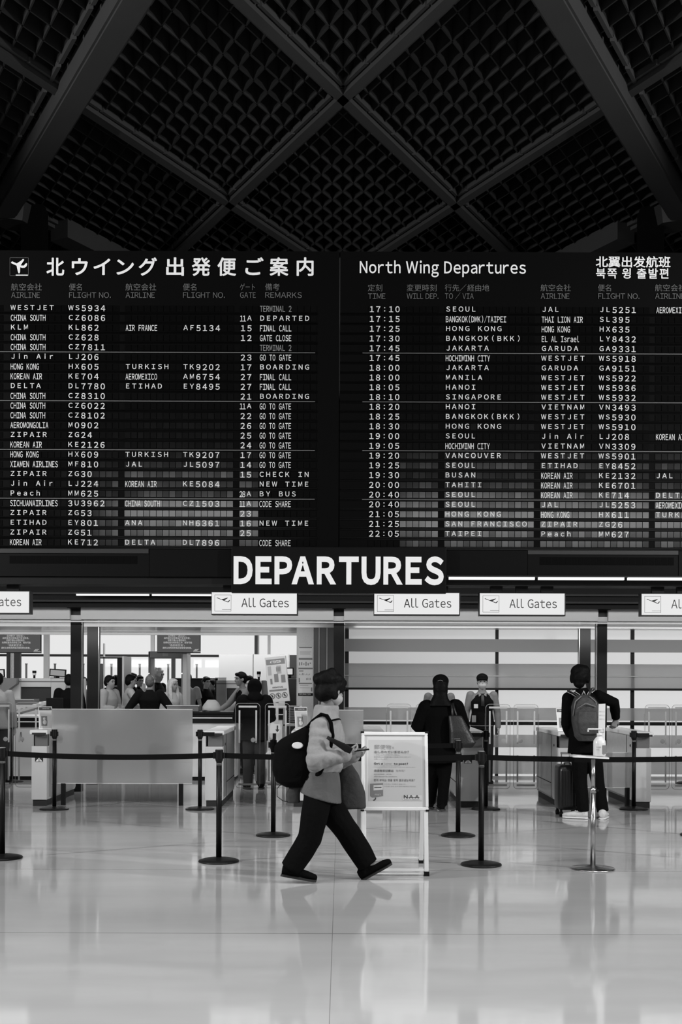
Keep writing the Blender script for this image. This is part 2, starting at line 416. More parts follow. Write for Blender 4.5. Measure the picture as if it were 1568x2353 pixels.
for z in (2.56, 2.66): boxs('beam_rail', -12, 12, 15.22, 15.30, z, z + 0.025, mat('rail_black', 0.005, 0.4, spec=0.15))
pl = [(162, 186, 15.55), (200, 225, 16.66), (767, 791, 15.55), (1374, 1396, 15.55), (1334, 1358, 16.66)]
for a, b, d in pl:
    x0, x1 = P(a, 1500, d).x, P(b, 1500, d).x
    boxs('pillar', x0, x1, d, d + 0.18, 0, 2.52 if d < 16 else 2.36, mat('pillar_black', 0.008, 0.35, spec=0.25), 'slim black pillar of the gate frame', 0.004)
    boxs('pillar_edge', x1 - 0.004 if a < 784 else x0 - 0.012, x1 + 0.012 if a < 784 else x0 + 0.004, d + 0.02, d + 0.06, 0, 2.33, M_steel)
    if d < 16: boxs('pillar_collar', x0 - 0.02, x1 + 0.02, d - 0.12, d + 0.05, 2.49, 2.56, M_black)
# dark partition between the security area and the passport gates, with the pale notice pillar beside it
boxs('partition', P(722, 1500, 17.0).x, -0.03, 17.0, 30, 0, 3.52, mat('partition_dark', 0.022, 0.5), 'dark partition wall behind the middle pillar')
for px in (733, 751): boxs('trim_5', P(px, 1500, 17).x, P(px + 1.3, 1500, 17).x, 16.985, 17.0, 0, 2.33, M_grey)
boxs('notice_pillar', P(682, 1500, 17.2).x, P(722, 1500, 17.2).x - 0.005, 17.2, 17.5, 0, 2.334, mat('pillar_pale', 0.42, 0.5, vary=0.1, vscale=40), 'pale pillar carrying notices')
# frosted wall behind the passport gates
FX0, FX1 = -0.03, 12.0; YW = 18.0
zw = lambda y: CH + (1568 - y) * YW / F
M_fb = frosted('frosted_bright', 0.93, 0.05); M_fg = frosted('frosted_band', 0.70, 0.2); M_fg2 = frosted('frosted_band_low', 0.66, 0.2)
def strip(y0, y1, m, name='window_pane', dy=0.0, t=0.02): boxs(name, FX0, FX1, YW + dy, YW + dy + t, zw(y1), zw(y0), m)
strip(1430, 1444, M_lgrey, 'window_rail'); strip(1468, 1497, mat('louvre_grey', 0.34, 0.5), 'window_louvre', -0.06, 0.05)
wall = MB()
for y0, y1 in ((1444, 1524), (1584.5, 1625), (1654, 1687), (1716, 1746), (1777, 1782)):
    wall.quad((FX0, YW + 0.085, zw(y0)), (FX1, YW + 0.085, zw(y0)), (FX1, YW + 0.085, zw(y1)), (FX0, YW + 0.085, zw(y1)))
struct(wall.build('window_1', M_fb), 'bright frosted glass wall with grey bands')
for y0, y1, m in ((1524, 1551, M_fg), (1553.5, 1579.5, M_fg), (1625, 1654, M_fg2), (1687, 1716, M_fg2), (1746, 1777, M_fg2), (1782, 1795, M_fg2)): strip(y0, y1, m, 'window_band', 0.025, 0.006)
strip(1579.5, 1584.5, M_black, 'window_rail', -0.03, 0.05); strip(1657, 1664.5, M_black, 'window_rail', -0.03, 0.05); strip(1551, 1553.5, M_lgrey, 'window_rail')
strip(1793, 1799, M_grey, 'window_sill')
for px0, px1 in ((1140, 1147), (1452, 1460), (1760, 1768)):
    boxs('window_mullion', P(px0, 1500, YW).x, P(px1, 1500, YW).x, YW + 0.034, YW + 0.08, 0, zw(1444), M_black)
boxs('window_jamb', P(790, 1500, YW).x, P(802, 1500, YW).x, YW + 0.034, YW + 0.08, 0, zw(1444), M_black)
# big window of the security area, its rail and posts, the pale apron outside
q = MB(); q.quad((-12, 30, 0.0), (-0.03, 30, 0.0), (-0.03, 30, 3.52), (-12, 30, 3.52)); struct(q.build('window_4', M_glass), 'big window behind the security area')
boxs('window_rail', -12, -0.03, 29.9, 29.98, zf(1511, 29.9), zf(1505.5, 29.9), mat('rail_grey', 0.06, 0.5))
boxs('wall_sill', -12, -0.03, 29.8, 29.98, 0, 0.95, M_grey)
def post(name, px0, px1, d, m, z0=0.0, z1=3.52, t=0.12): boxs(name, P(px0, 1500, d).x, P(px1, 1500, d).x, d, d + t, z0, z1, m)
post('window_post', 100, 111.5, 27, mat('post_pale', 0.42, 0.5)); post('window_post', 346, 354, 27, mat('post_pale', 0.42, 0.5)); post('window_post', 615, 621, 27, mat('post_pale', 0.42, 0.5))
post('window_post', 15, 22, 26, M_dark); post('window_post', 33, 46, 26, M_dark); post('window_post', 24.5, 26, 26, M_lgrey); post('window_post', 28.5, 31, 26, M_lgrey)
post('window_post', 585, 592.5, 27, M_dark, zf(1504, 27)); post('window_post', 592.5, 595, 27, M_grey, zf(1504, 27)); post('window_post', 394, 402, 27, M_dark); post('window_post', 237, 239, 24, M_grey, 0, 2.3)
ap = MB(); ap.quad((-80, 31, -4), (80, 31, -4), (80, 160, -4), (-80, 160, -4)); struct(ap.build('ground_apron', mat('apron_concrete', 0.85, 0.8)))
for i, px in enumerate((60, 126, 191, 256, 321, 386.5, 452, 517)):
    q = MB(); x0, x1 = P(px - 2, 1540, 48).x, P(px + 2, 1540, 48).x; q.box(x0, x1, 48, 48.07, -4, zf(1527, 48)); q.box(x0 - 0.01, x1 + 0.01, 47.98, 48.09, zf(1529, 48), zf(1527, 48))
    tag(q.build('apron_post', mat('apron_post_grey', 0.12, 0.6)), 'slim grey post standing on the apron outside the window', 'post', 'posts outside the window')

# ---------------------------------------------------------------- departure boards
YB_ = 13.0; PXM = YB_ / F
PITCH = 14.75 * PXM; RH = 22.42 * PXM
def bx(px, py): return P(px, py, YB_).x
def rz(k): return CH + (1568 - (710.5 + 22.42 * k)) * PXM
C = 'c'
LEFT = [('WESTJET', 'WS5934', '', '', '', '*TERMINAL 2'), ('~CHINA SOUTH', 'CZ6086', '', '', '11A', 'DEPARTED'), ('KLM', 'KL862', '~AIR FRANCE', 'AF5134', '15', '~FINAL CALL'),
 ('~CHINA SOUTH', 'CZ628', '', '', '12', '~GATE CLOSE'), ('~CHINA SOUTH', 'CZ7811', '', '', '', '*TERMINAL 2'), ('Jin Air', 'LJ206', '', '', '23', '~GO TO GATE'),
 ('~HONG KONG', 'HX605', 'TURKISH', 'TK9202', '17', 'BOARDING'), ('~KOREAN AIR', 'KE704', '~AEROMEXICO', 'AM6754', '27', '~FINAL CALL'), ('DELTA', 'DL7780', 'ETIHAD', 'EY8495', '27', '~FINAL CALL'),
 ('~CHINA SOUTH', 'CZ8310', '', '', '21', 'BOARDING'), ('~CHINA SOUTH', 'CZ6022', '', '', '11A', '~GO TO GATE'), ('~CHINA SOUTH', 'CZ8102', '', '', '22', '~GO TO GATE'),
 ('~AEROMONGOLIA', 'M0902', '', '', '26', '~GO TO GATE'), ('ZIPAIR', 'ZG24', '', '', '25', '~GO TO GATE'), ('~KOREAN AIR', 'KE2126', '', '', '24', '~GO TO GATE'),
 ('~HONG KONG', 'HX609', 'TURKISH', 'TK9207', '17', '~GO TO GATE'), ('~XIAMEN AIRLINES', 'MF810', 'JAL', 'JL5097', '14', '~GO TO GATE'), ('ZIPAIR', 'ZG30', '', '', '15', 'CHECK IN'),
 ('Jin Air', 'LJ224', '~KOREAN AIR', 'KE5084', '', 'NEW TIME'), ('Peach', 'MM625', '', '', '28A', 'BY BUS'), ('~SICHUANAIRLINES', '3U3962', '~CHINA SOUTH', 'CZ1503', '11A', '~CODE SHARE'),
 ('ZIPAIR', 'ZG53', '', '', '23', ''), ('ETIHAD', 'EY801', 'ANA', 'NH6361', '16', 'NEW TIME'), ('ZIPAIR', 'ZG51', '', '', '25', ''), ('~KOREAN AIR', 'KE712', 'DELTA', 'DL7896', '', '~CODE SHARE')]
RIGHT = [('17:10', '', 'SEOUL', 'JAL', 'JL5251', '~AEROMEXICO'), ('17:15', '', '~BANGKOK(DMK)/TAIPEI', '~THAI LION AIR', 'SL395', ''), ('17:25', '', 'HONG KONG', '~HONG KONG', 'HX635', ''),
 ('17:30', '', 'BANGKOK(BKK)', '~EL AL Israel', 'LY8432', ''), ('17:45', '', 'JAKARTA', 'GARUDA', 'GA9331', ''), ('17:45', '', '~HOCHIMINH CITY', 'WESTJET', 'WS5918', ''),
 ('18:00', '', 'JAKARTA', 'GARUDA', 'GA9151', ''), ('18:00', '', 'MANILA', 'WESTJET', 'WS5922', ''), ('18:05', '', 'HANOI', 'WESTJET', 'WS5936', ''), ('18:10', '', 'SINGAPORE', 'WESTJET', 'WS5932', ''),
 ('18:20', '', 'HANOI', 'VIETNAM', 'VN3493', ''), ('18:25', '', 'BANGKOK(BKK)', 'WESTJET', 'WS5930', ''), ('18:30', '', 'HONG KONG', 'WESTJET', 'WS5910', ''), ('19:00', '', 'SEOUL', 'Jin Air', 'LJ208', '~KOREAN AIR'),
 ('19:05', '', '~HOCHIMINH CITY', 'VIETNAM', 'VN3309', ''), ('19:20', '', 'VANCOUVER', 'WESTJET', 'WS5901', ''), ('19:25', '', 'SEOUL', 'ETIHAD', 'EY8452', ''), ('19:30', '', 'BUSAN', '~KOREAN AIR', 'KE2132', 'JAL'),
 ('20:00', '', 'TAHITI', '~KOREAN AIR', 'KE6701', ''), ('20:40', '', 'SEOUL', '~KOREAN AIR', 'KE714', 'DELTA'), ('20:40', '', 'SEOUL', 'JAL', 'JL5253', '~AEROMEXICO'), ('21:05', '', 'HONG KONG', '~HONG KONG', 'HX611', 'TURKISH'),
 ('21:25', '', 'SAN FRANCISCO', 'ZIPAIR', 'ZG26', ''), ('22:05', '', 'TAIPEI', 'Peach', 'MM627', ''), ('', '', '', '', '', '')]
LC = [(21.5, 9, 0), (154.3, 8, 0), (285.7, 9, 0), (418.2, 8, 0), (550.0, 3, 0), (594.2, 9, 1)]
RC = [(846.0, 5, 1), (919.0, 6, 0), (1021.4, 14, 0), (1241.8, 9, 0), (1374.3, 8, 0), (1505.3, 9, 0)]
def row_text(L, text, px, z, zt):
    """flap lettering: one character to a flap, or '~' a narrow word across the flaps"""
    y = YB_ - 0.004
    x0 = bx(px, 1150)
    dim = text.startswith('*'); t = text.lstrip('~*'); narrow = text[:1] in '~*' and text
    if narrow:
        for i, ch in enumerate(t):
            if ch == ' ': continue
            vs, fs = glyph(ch, 0.012); wd_ = vs[:, 0].max() - vs[:, 0].min(); hh = 13.4 * PXM / CAP
            sx = min(hh * 0.62, 6.2 * PXM / wd_); L.put(ch, x0 + (1.5 + 3.68 + 7.36 * i) * PXM, z - 6.7 * PXM, y, sx, hh, 0.012)
        return
    i = 0
    if len(t) == 3 and t[2] == 'A' and t[:2].isdigit():
        for k, ch in enumerate(t[:2]): L.put(ch, x0 + (4.0 + 6.6 * k) * PXM, z - 6.7 * PXM, y, 13.2 * PXM / CAP * 0.7, 13.2 * PXM / CAP, 0.012)
        L.put('A', x0 + 1.5 * PITCH, z - 4.4 * PXM, y, 11 * PXM / CAP * 0.95, 11 * PXM / CAP, 0.012); return
    colon = ':' in t
    for i, ch in enumerate(t):
        h = 13.0 if ch.isdigit() else 11.0
        s = h * PXM / CAP; sx = s * (0.84 if ch in 'WM' else 0.98)
        L.put(ch, x0 + (i + 0.5) * PITCH, (z - 6.5 * PXM) if ch.isdigit() else (z + 6.5 * PXM - 11.0 * PXM) if ch != ':' else z - 5.0 * PXM, y, sx, s, 0.014)
def plane_icon(L, cx, cz, s, y):
    def q(f, w0, u, w1, n=9):
        r = []
        for k in range(n): t = math.pi / 2 + math.pi * k / (n - 1); r.append((f[0] + w0 * math.cos(t + u), f[1] + w0 * math.sin(t + u)))
        return r
    fus = [(-.47, .20), (-.46, .27), (-.40, .30), (-.12, .17), (.10, .07), (.26, .06), (.36, .18), (.43, .20), (.46, .15), (.42, .02), (.32, -.06), (.16, -.07), (-.08, .02), (-.40, .17)]
    L.poly([(cx + a * s, cz + b * s) for a, b in fus], y)
    for pts in ([(-.16, .17), (.10, .34), (.20, .43), (.28, .43), (.27, .36), (.06, .04)], [(-.16, .08), (.06, .0), (.05, -.30), (.02, -.38), (-.04, -.38), (-.08, -.28)], [(-.20, -.46), (.50, -.46), (.50, -.52), (-.20, -.52)]):
        L.poly([(cx + a * s, cz + b * s) for a, b in pts], y - 0.0005)
def frame_line(L, x0, x1, z0, z1, t, y):
    for a, b, c, d in ((x0, x1, z0, z0 + t), (x0, x1, z1 - t, z1), (x0, x0 + t, z0, z1), (x1 - t, x1, z0, z1)): L.poly([(a, c), (b, c), (b, d), (a, d)], y)
def board(name, label, pxa, pxb, cols, rows, lines, extra):
    root = thing(name, label, 'departure board', group='departure boards')
    x0, x1 = bx(pxa, 1000), bx(pxb, 1000); zt, zb = CH + (1568 - 577.5) * PXM, CH + (1568 - 1259) * PXM
    c = MB(); c.box(x0, x1, YB_ + 0.006, YB_ + 0.42, zb, zt); c.build('casing', M_board, root)
    rnd = random.Random(len(rows) + int(pxa))
    for k in range(25):
        z = rz(k); m = MB(); n0 = 0; mats = []; rt_ = rnd.uniform(-1, 1) * 0.0005
        for (px, n, matt) in cols + extra:
            for i in range(n):
                a = bx(px, 1150) + i * PITCH + 0.6 * PXM; b = a + PITCH - 1.3 * PXM; t = rt_ + rnd.uniform(-1, 1) * 0.00022; s = rnd.uniform(-1, 1) * 0.0007
                if matt: t = s = 0
                h = 6.9 * PXM
                m.quad((a, YB_ + t + s * .3, z - h), (b, YB_ + t - s * .3, z - h), (b, YB_ - t - s * .3, z + h), (a, YB_ - t + s * .3, z + h)); mats.append(matt)
        xa = bx(cols[0][0], 1150) - 1.5 * PXM if not extra else x0; xb = bx(cols[-1][0] + 14.75 * cols[-1][1] + 1, 1150)
        for dz in (8.2, 11.4):
            m.box(xa, min(xb, x1), YB_ - 0.004, YB_ + 0.006, z - (dz + 2.3) * PXM, z - dz * PXM); mats += [2] * 6
        o = m.build('flap_row', M_flap, root, normals=False); o.data.materials.append(M_flapm); o.data.materials.append(M_bar)
        o.data.polygons.foreach_set('material_index', mats)
        if k < len(rows):
            L = Letters(); D = Letters()
            for (px, n, matt), t in zip(cols, rows[k]):
                if t: row_text(D if t[0] == '*' else L, t, px, z, None)
            if L.n: L.build('row_lettering', M_let, o)
            if D.n: D.build('remark_lettering', M_dim2, o)['label'] = 'dim remark lettering'
    for k in (4, 9, 14, 19):
        z = rz(k) - 11.2 * PXM; d = MB(); d.box(bx(lines[0], 1000), bx(lines[1], 1000), YB_ - 0.008, YB_, z - 0.7 * PXM, z + 0.7 * PXM); d.build('divider_line', mat('divider_grey', 0.13, 0.5), root)
    return root, x0, x1, zb, zt
def word(L, text, pxa, pxb, yb, cap, off=0.0, cjk=False, gap=0.1):
    py = yb - cap / 2; p = P(pxa, yb, YB_); q = P(pxb, yb, YB_); L.line(text, p.x, (p.z + q.z) / 2, YB_ - 0.004, cap * PXM, q.x - p.x, off, gap, cjk)
def rowword(L, glyphs, yb, h, off):
    """heading characters placed one by one: (char, x0, x1)"""
    for ch, a, b in glyphs:
        p = P((a + b) / 2, yb, YB_); vs, fs = glyph(ch, off); w_ = vs[:, 0].max() - vs[:, 0].min(); hh = vs[:, 1].max() - vs[:, 1].min(); z0 = vs[:, 1].min()
        s = h * PXM / 0.90; L.put(ch, p.x, p.z + 0.08 * s, YB_ - 0.004, (b - a) * PXM / w_, s, off)
rt, x0, x1, zb, zt = board('departure_board', 'black split-flap board headed in Japanese with gate and remarks columns', -262, 779, LC, LEFT, (-200, 724), [(-112.0, 8, 0), (-230.0, 7, 0)])
L = Letters()
rowword(L, [('北', 107, 148), ('ウ', 165, 202), ('イ', 215, 254), ('ン', 268, 308), ('グ', 319, 361), ('出', 382, 423), ('発', 441, 484), ('便', 500, 543), ('ご', 564, 606), ('案', 620, 663), ('内', 682, 721)], 633.5, 40, 0.022)
L.build('title_lettering', M_ttl, rt)
L = Letters(); p = P(44.5, 613, YB_); plane_icon(L, p.x, p.z, 40 * PXM, YB_ - 0.004); L.build('departure_pictogram', M_ttl, rt)
L = Letters(); a, b = P(22.5, 634, YB_), P(66, 592, YB_); frame_line(L, a.x, b.x, a.z, b.z, 0.9 * PXM, YB_ - 0.003); L.build('pictogram_border', M_dim, rt)
for jp, en, xa, xj, xe in (('航空会社', 'AIRLINE', 25, 97, 92), ('便名', 'FLIGHT NO.', 158, 191, 255), ('航空会社', 'AIRLINE', 288, 360, 356), ('便名', 'FLIGHT NO.', 420, 454, 517), ('ゲート', 'GATE', 551, 588, 588), ('備考', 'REMARKS', 609, 644, 694)):
    L = Letters(); word(L, jp, xa, xj, 667.5, 15, 0.0, True); word(L, en, xa + 1, xe, 684.5, 12.5); L.build('column_heading', M_dim, rt)
lp = MB(); lp.box(x0, bx(342, 1290), YB_ + 0.02, YB_ + 0.40, CH + (1568 - 1326) * PXM, zb - 0.004); lp.box(bx(343, 1290), x1, YB_ + 0.014, YB_ + 0.40, CH + (1568 - 1326) * PXM, zb - 0.004); lp.build('lower_panel', M_panel, rt)
sp_ = MB(); sp_.box(x0, bx(341, 1290), YB_ + 0.008, YB_ + 0.02, CH + (1568 - 1273) * PXM, CH + (1568 - 1261) * PXM); sp_.build('lower_strip', mat('strip_satin', 0.016, 0.35), rt)
fr_ = MB()
for i in range(20): fr_.quad(*[(bx(21 + 14.75 * i + dx, 1290), YB_ + 0.017, CH + (1568 - y) * PXM) for dx, y in ((0, 1297), (13.4, 1297), (13.4, 1279), (0, 1279))])
fr_.build('spare_flap_row', M_flapm, rt); settle(rt, Vector(((x0 + x1) / 2, YB_ + 0.2, CH + (1568 - 1326) * PXM)))
rt, x0, x1, zb, zt = board('departure_board', 'black split-flap board headed North Wing Departures with times and destinations', 781, 1850, RC, RIGHT, (833, 1850), [(1638.0, 8, 0)])
L = Letters(); word(L, 'North Wing Departures', 827, 1209, 628, 26.5, 0.012, False, 0.13); L.build('title_lettering', M_ttl, rt)
L = Letters(); word(L, '北翼出发航班', 1369, 1542, 614, 23, 0.018, True); word(L, '북쪽 윙 출발편', 1369, 1541, 640, 22, 0.018, True); L.build('translated_title', M_ttl, rt)
for jp, en, xa, xj, xe in (('定刻', 'TIME', 845, 880, 886), ('変更時刻', 'WILL DEP.', 934, 1005, 1008), ('行先/経由地', 'TO / VIA', 1022, 1125, 1089), ('航空会社', 'AIRLINE', 1242, 1313, 1309), ('便名', 'FLIGHT NO.', 1374, 1407, 1470), ('航空会社', 'AIRLINE', 1505, 1577, 1573)):
    L = Letters(); word(L, jp, xa, xj, 669.5, 15, 0.0, True); word(L, en, xa + 1, xe, 687, 12.5); L.build('column_heading', M_dim, rt)
lp = MB(); lp.box(bx(1214, 1290), bx(1560, 1290), YB_ + 0.02, YB_ + 0.40, CH + (1568 - 1324) * PXM, zb - 0.004); lp.box(x0, bx(1213, 1290), YB_ + 0.014, YB_ + 0.40, CH + (1568 - 1324) * PXM, zb - 0.004); lp.box(bx(1561, 1290), x1, YB_ + 0.014, YB_ + 0.40, CH + (1568 - 1324) * PXM, zb - 0.004); lp.build('lower_panel', M_panel, rt)
sp_ = MB(); sp_.box(bx(1214, 1290), bx(1560, 1290), YB_ + 0.008, YB_ + 0.02, CH + (1568 - 1272) * PXM, CH + (1568 - 1260) * PXM); sp_.build('lower_strip', mat('strip_satin', 0.016, 0.35), rt)
fr_ = MB()
for i in range(21): fr_.quad(*[(bx(1241.8 + 14.75 * i + dx, 1290), YB_ + 0.017, CH + (1568 - y) * PXM) for dx, y in ((0, 1296), (13.4, 1296), (13.4, 1278), (0, 1278))])
fr_.build('spare_flap_row', M_flapm, rt); settle(rt, Vector(((x0 + x1) / 2, YB_ + 0.2, CH + (1568 - 1326) * PXM)))

# black box beam carrying the boards; light strips along its lower edge
boxs('beam_board', -12, 12, 13.06, 13.42, CH + (1568 - 1344) * 13.06 / F, CH + (1568 - 1326.5) * PXM, mat('beam_black', 0.004, 0.6, spec=0.2), 'black box beam under the departure boards')
def strip_light(label, pxa, pxb, py, d, hpx, lit, n):
    t = thing('strip_light', label, 'strip light', group='strip lights under the boards'); a, b = P(pxa, py, d), P(pxb, py, d); h = hpx * d / F
    k = MB(); k.box(a.x, b.x, d, d + 0.10, a.z + h * 0.5 - 0.002, a.z + h * 0.5 + 0.018); k.build('housing', M_black, t)
    for i in range(n):
        u0 = a.x + (b.x - a.x) * i / n + 0.02; u1 = a.x + (b.x - a.x) * (i + 1) / n - 0.02
        m = MB(); m.box(u0, u1, d - 0.012, d + 0.03, a.z - h / 2, a.z + h / 2); m.build('lamp_tube', M_lamp if lit else mat('tube_off', 0.05, 0.3), t)
    return settle(t, Vector(((a.x + b.x) / 2, d, a.z)))
strip_light('bright strip light along the beam edge to the right of the DEPARTURES sign', 1028, 1850, 1328.5, 12.90, 6, True, 4)
strip_light('bright thin strip light in the gap left of the first whole gate sign', 172, 520, 1366.5, 15.08, 4, True, 2)
strip_light('thin bright lamp line under the low ceiling left of the first whole pillar', -200, 160, 1436, 16.72, 4, True, 2)
strip_light('thin bright lamp line under the low ceiling between the left pillars and the middle pillar', 228, 764, 1436, 16.72, 4, True, 3)
# DEPARTURES sign
t = thing('departures_sign', 'black sign box with large glowing white letters DEPARTURES', 'sign')
a, b = P(532, 1362, 12.9), P(1026, 1258, 12.9); k = MB(); k.box(a.x, b.x, 12.9, 12.985, a.z, b.z, 0.004); k.build('sign_box', mat('sign_black', 0.004, 0.5, spec=0.1), t)
L = Letters(); p, q_ = P(537, 1339, 12.9), P(1020, 1340.5, 12.9)
L.line('DEPARTURES', p.x, (p.z + q_.z) / 2, 12.894, 57.5 * 12.9 / F, q_.x - p.x, 0.043, 0.10); L.build('lettering', M_sign, t)
settle(t, Vector(((a.x + b.x) / 2, 12.95, a.z)))
# gate signs
def gate_sign(pxa, pxb, yt, yb, label):
    d = 13.2; t = thing('gate_sign', label, 'sign', group='backlit gate signs'); a, b = P(pxa, yb, d), P(pxb, yt, d); u = d / F
    zA = CH + (a.z + b.z) / 2 - CH; h = (yb - yt) / 2 * u; z0, z1 = zA - h, zA + h
    k = MB(); k.box(a.x - 0.006, b.x + 0.012, d, d + 0.12, z0 - 0.014, z1 + 0.008, 0.003); k.build('casing', mat('casing_black', 0.01, 0.4), t)
    k = MB(); k.quad((a.x, d - 0.002, z0), (b.x, d - 0.002, z0), (b.x, d - 0.002, z1), (a.x, d - 0.002, z1)); k.build('face_panel', M_sign, t)
    L = Letters(); L.line('All Gates', a.x + 68 * u, z0 + 15.5 * u, d - 0.004, 19.5 * u, 109 * u, 0.004, 0.115); L.build('lettering', mat('sign_text', 0.03, 0.6), t)
    L = Letters(); x, z = a.x + 25.5 * u, (z0 + z1) / 2; s = 19 * u
    frame_line(L, x - s, x + s, z - s, z + s, 0.7 * u, d - 0.004)
    L.poly([(x - s * .78, z + s * .62), (x - s * .70, z + s * .68), (x - s * .1, z + s * .42), (x + s * .6, z + s * .18), (x + s * .78, z + s * .38), (x + s * .86, z + s * .34), (x + s * .70, z + s * .1), (x + s * .55, z + s * .1), (x - s * .2, z + s * .40)], d - 0.005)
    L.poly([(x - s * .2, z + s * .44), (x + s * .56, z + s * .66), (x + s * .62, z + s * .62), (x + s * .16, z + s * .30)], d - 0.005)
    L.poly([(x - s * .1, z - s * .76), (x + s, z - s * .76), (x + s, z - s * .80), (x - s * .1, z - s * .80)], d - 0.005); L.build('departure_pictogram', M_ink, t)
    k = MB()
    for f in (0.2, 0.5, 0.8): k.box(a.x + (b.x - a.x) * f - 0.07, a.x + (b.x - a.x) * f + 0.07, d + 0.02, d + 0.08, z1, 2.62)
    k.build('hanger', M_black, t)
    return settle(t, Vector(((a.x + b.x) / 2, d + 0.05, z0)))
gate_sign(-128, 67, 1359, 1408, 'lit white All Gates sign cut by the left border, only the letters ates showing')
gate_sign(487, 682.5, 1361.5, 1410.5, 'lit white All Gates sign under the letter D of the DEPARTURES sign')
gate_sign(860.5, 1055.5, 1362.5, 1411.5, 'lit white All Gates sign under the letters ES of the DEPARTURES sign')
gate_sign(1103, 1298, 1363.5, 1412.5, 'lit white All Gates sign hanging under the lit strip, first one past the DEPARTURES sign')
gate_sign(1475, 1670, 1365, 1413.5, 'lit white All Gates sign cut by the right border after the letters Al')
# ---------------------------------------------------------------- helpers for furniture
def pbox(name, px0, px1, py0, py1, d, dep, m, parent=None, bev=0.0, z0=None):
    a, b = P(px0, py1, d), P(px1, py0, d); k = MB(); k.box(a.x, b.x, d, d + dep, a.z if z0 is None else z0, b.z, bev)
    return k.build(name, m, parent)
def floor_at(root):
    """base of everything under an empty built in world coordinates"""
    mn = [1e9] * 3; mx = [-1e9] * 3
    def go(o):
        for ch in o.children:
            if ch.type == 'MESH':
                for v in ch.data.vertices:
                    for i in range(3): mn[i] = min(mn[i], v.co[i]); mx[i] = max(mx[i], v.co[i])
            go(ch)
    go(root); return settle(root, Vector(((mn[0] + mx[0]) / 2, (mn[1] + mx[1]) / 2, mn[2])))
M_st = mat('stanchion_black', 0.004, 0.42, spec=0.2); M_stb = mat('stanchion_base', 0.009, 0.4, spec=0.3); M_belt = mat('belt_webbing', 0.003, 0.9, spec=0.1)
M_cfront = mat('counter_grey', 0.50, 0.4, vary=0.04); M_dscr = mat('dark_screen', 0.03, 0.15); M_plinth = mat('plinth_black', 0.006, 0.6)
M_pal = mat('pale_plastic', 0.5, 0.4); M_mid = mat('mid_grey', 0.16, 0.5); M_drk = mat('dark_grey', 0.035, 0.5); M_blk = mat('matt_black', 0.005, 0.6, spec=0.15)

# ---------------------------------------------------------------- queue stanchions and belts
def make_stanchion(label):
    t = thing('queue_stanchion', label, 'stanchion', group='black belt stanchions')
    MB().lathe([(0.166, 0), (0.170, 0.006), (0.166, 0.014), (0.12, 0.026), (0.05, 0.036), (0.032, 0.040)], 48).build('base', M_stb, t, True)
    MB().cyl(0, 0, 0.038, 0.83, 0.0235, 28).build('pole', M_st, t, True)
    k = MB(); k.cyl(0, 0, 0.808, 0.812, 0.0245, 28); k.cyl(0, 0, 0.819, 0.823, 0.0245, 28); k.build('collar_ring', mat('collar_steel', 0.35, 0.4, metal=0.6), t)
    k = MB(); k.lathe([(0.022, 0.825), (0.032, 0.85), (0.033, 0.86), (0.033, 0.932), (0.031, 0.936)], 28); k.build('belt_head', M_st, t, False)
    k = MB(); k.lathe([(0.026, 0.936), (0.024, 0.940)], 28); k.build('head_cap', mat('cap_grey', 0.2, 0.4), t)
    k = MB(); k.box(-0.05, -0.028, -0.016, 0.016, 0.86, 0.915, 0.004); k.box(0.028, 0.042, -0.014, 0.014, 0.86, 0.912, 0.003); k.build('belt_clip', M_st, t)
    return t
S = {}
spots = [('near', 503, 1980, 'black belt stanchion standing alone left of the walking woman, near belt row'),
 ('edge', 5, 1972, 'black belt stanchion cut by the left border of the photo'),
 ('post', 1106, 1988, 'black belt stanchion right of the poster stand, tallest of the near row'),
 ('far_a', 125, 1860, 'black belt stanchion in front of the first gate counter beside the frosted panel'),
 ('far_b', 459.5, 1860, 'black belt stanchion at the right end of the wide frosted glass panel'),
 ('far_c', 1117, 1860, 'black belt stanchion in front of the gate counter by the masked staff member'),
 ('far_d', 1457, 1860, 'black belt stanchion in front of the last gate counter, right of the backpack man'),
 ('mid_a', 628, 1920.5, 'black belt stanchion just behind the walking woman and her backpack'),
 ('mid_b', 1053, 1921, 'black belt stanchion behind the poster stand, in front of the black coat woman'),
 ('mid_c', 1604, 1920, 'black belt stanchion at the right border, only the rim of its base showing'),
 ('in_a', 27, 1797, 'black belt stanchion inside the security area by the letter A'),
 ('in_b', 1579, 1800, 'black belt stanchion beyond the gates at the right border'),
 ('out', 1730, 1985, 'black belt stanchion outside the right border holding the near belt')]
proto = None
for key, px, py, lab in spots:
    g = G(px, py)
    if proto is None: proto = o = make_stanchion(lab); o.location = g
    else: o = dup(proto, g, 0.0, lab)
    S[key] = g
def belt(label, a, b, sag, z=0.886, za=0.033, zb=0.033):
    d = (b - a).normalized(); a = a + d * za; b = b - d * zb; n = 14; k = MB(); nrm = Vector((-d.y, d.x, 0)) * 0.0012; w = 0.0225
    vs = []
    for i in range(n + 1):
        f = i / n; p = a.lerp(b, f); zz = z - sag * 4 * f * (1 - f)
        for s in (1, -1):
            for h in (-w, w): q_ = p + nrm * s; vs.append((q_.x, q_.y, zz + h))
    fs = []
    for i in range(n):
        o = i * 4; fs += [(o, o + 1, o + 5, o + 4), (o + 2, o + 6, o + 7, o + 3), (o + 1, o + 3, o + 7, o + 5), (o, o + 4, o + 6, o + 2)]
    k.raw(vs, fs + [(0, 2, 3, 1), (n * 4, n * 4 + 1, n * 4 + 3, n * 4 + 2)])
    return tag(k.build('queue_belt', M_belt), label, 'belt', 'queue belts')
belt('black queue belt sagging between the left border stanchion and the lone near stanchion', S['edge'], S['near'], 0.022, za=0.045, zb=0.052)
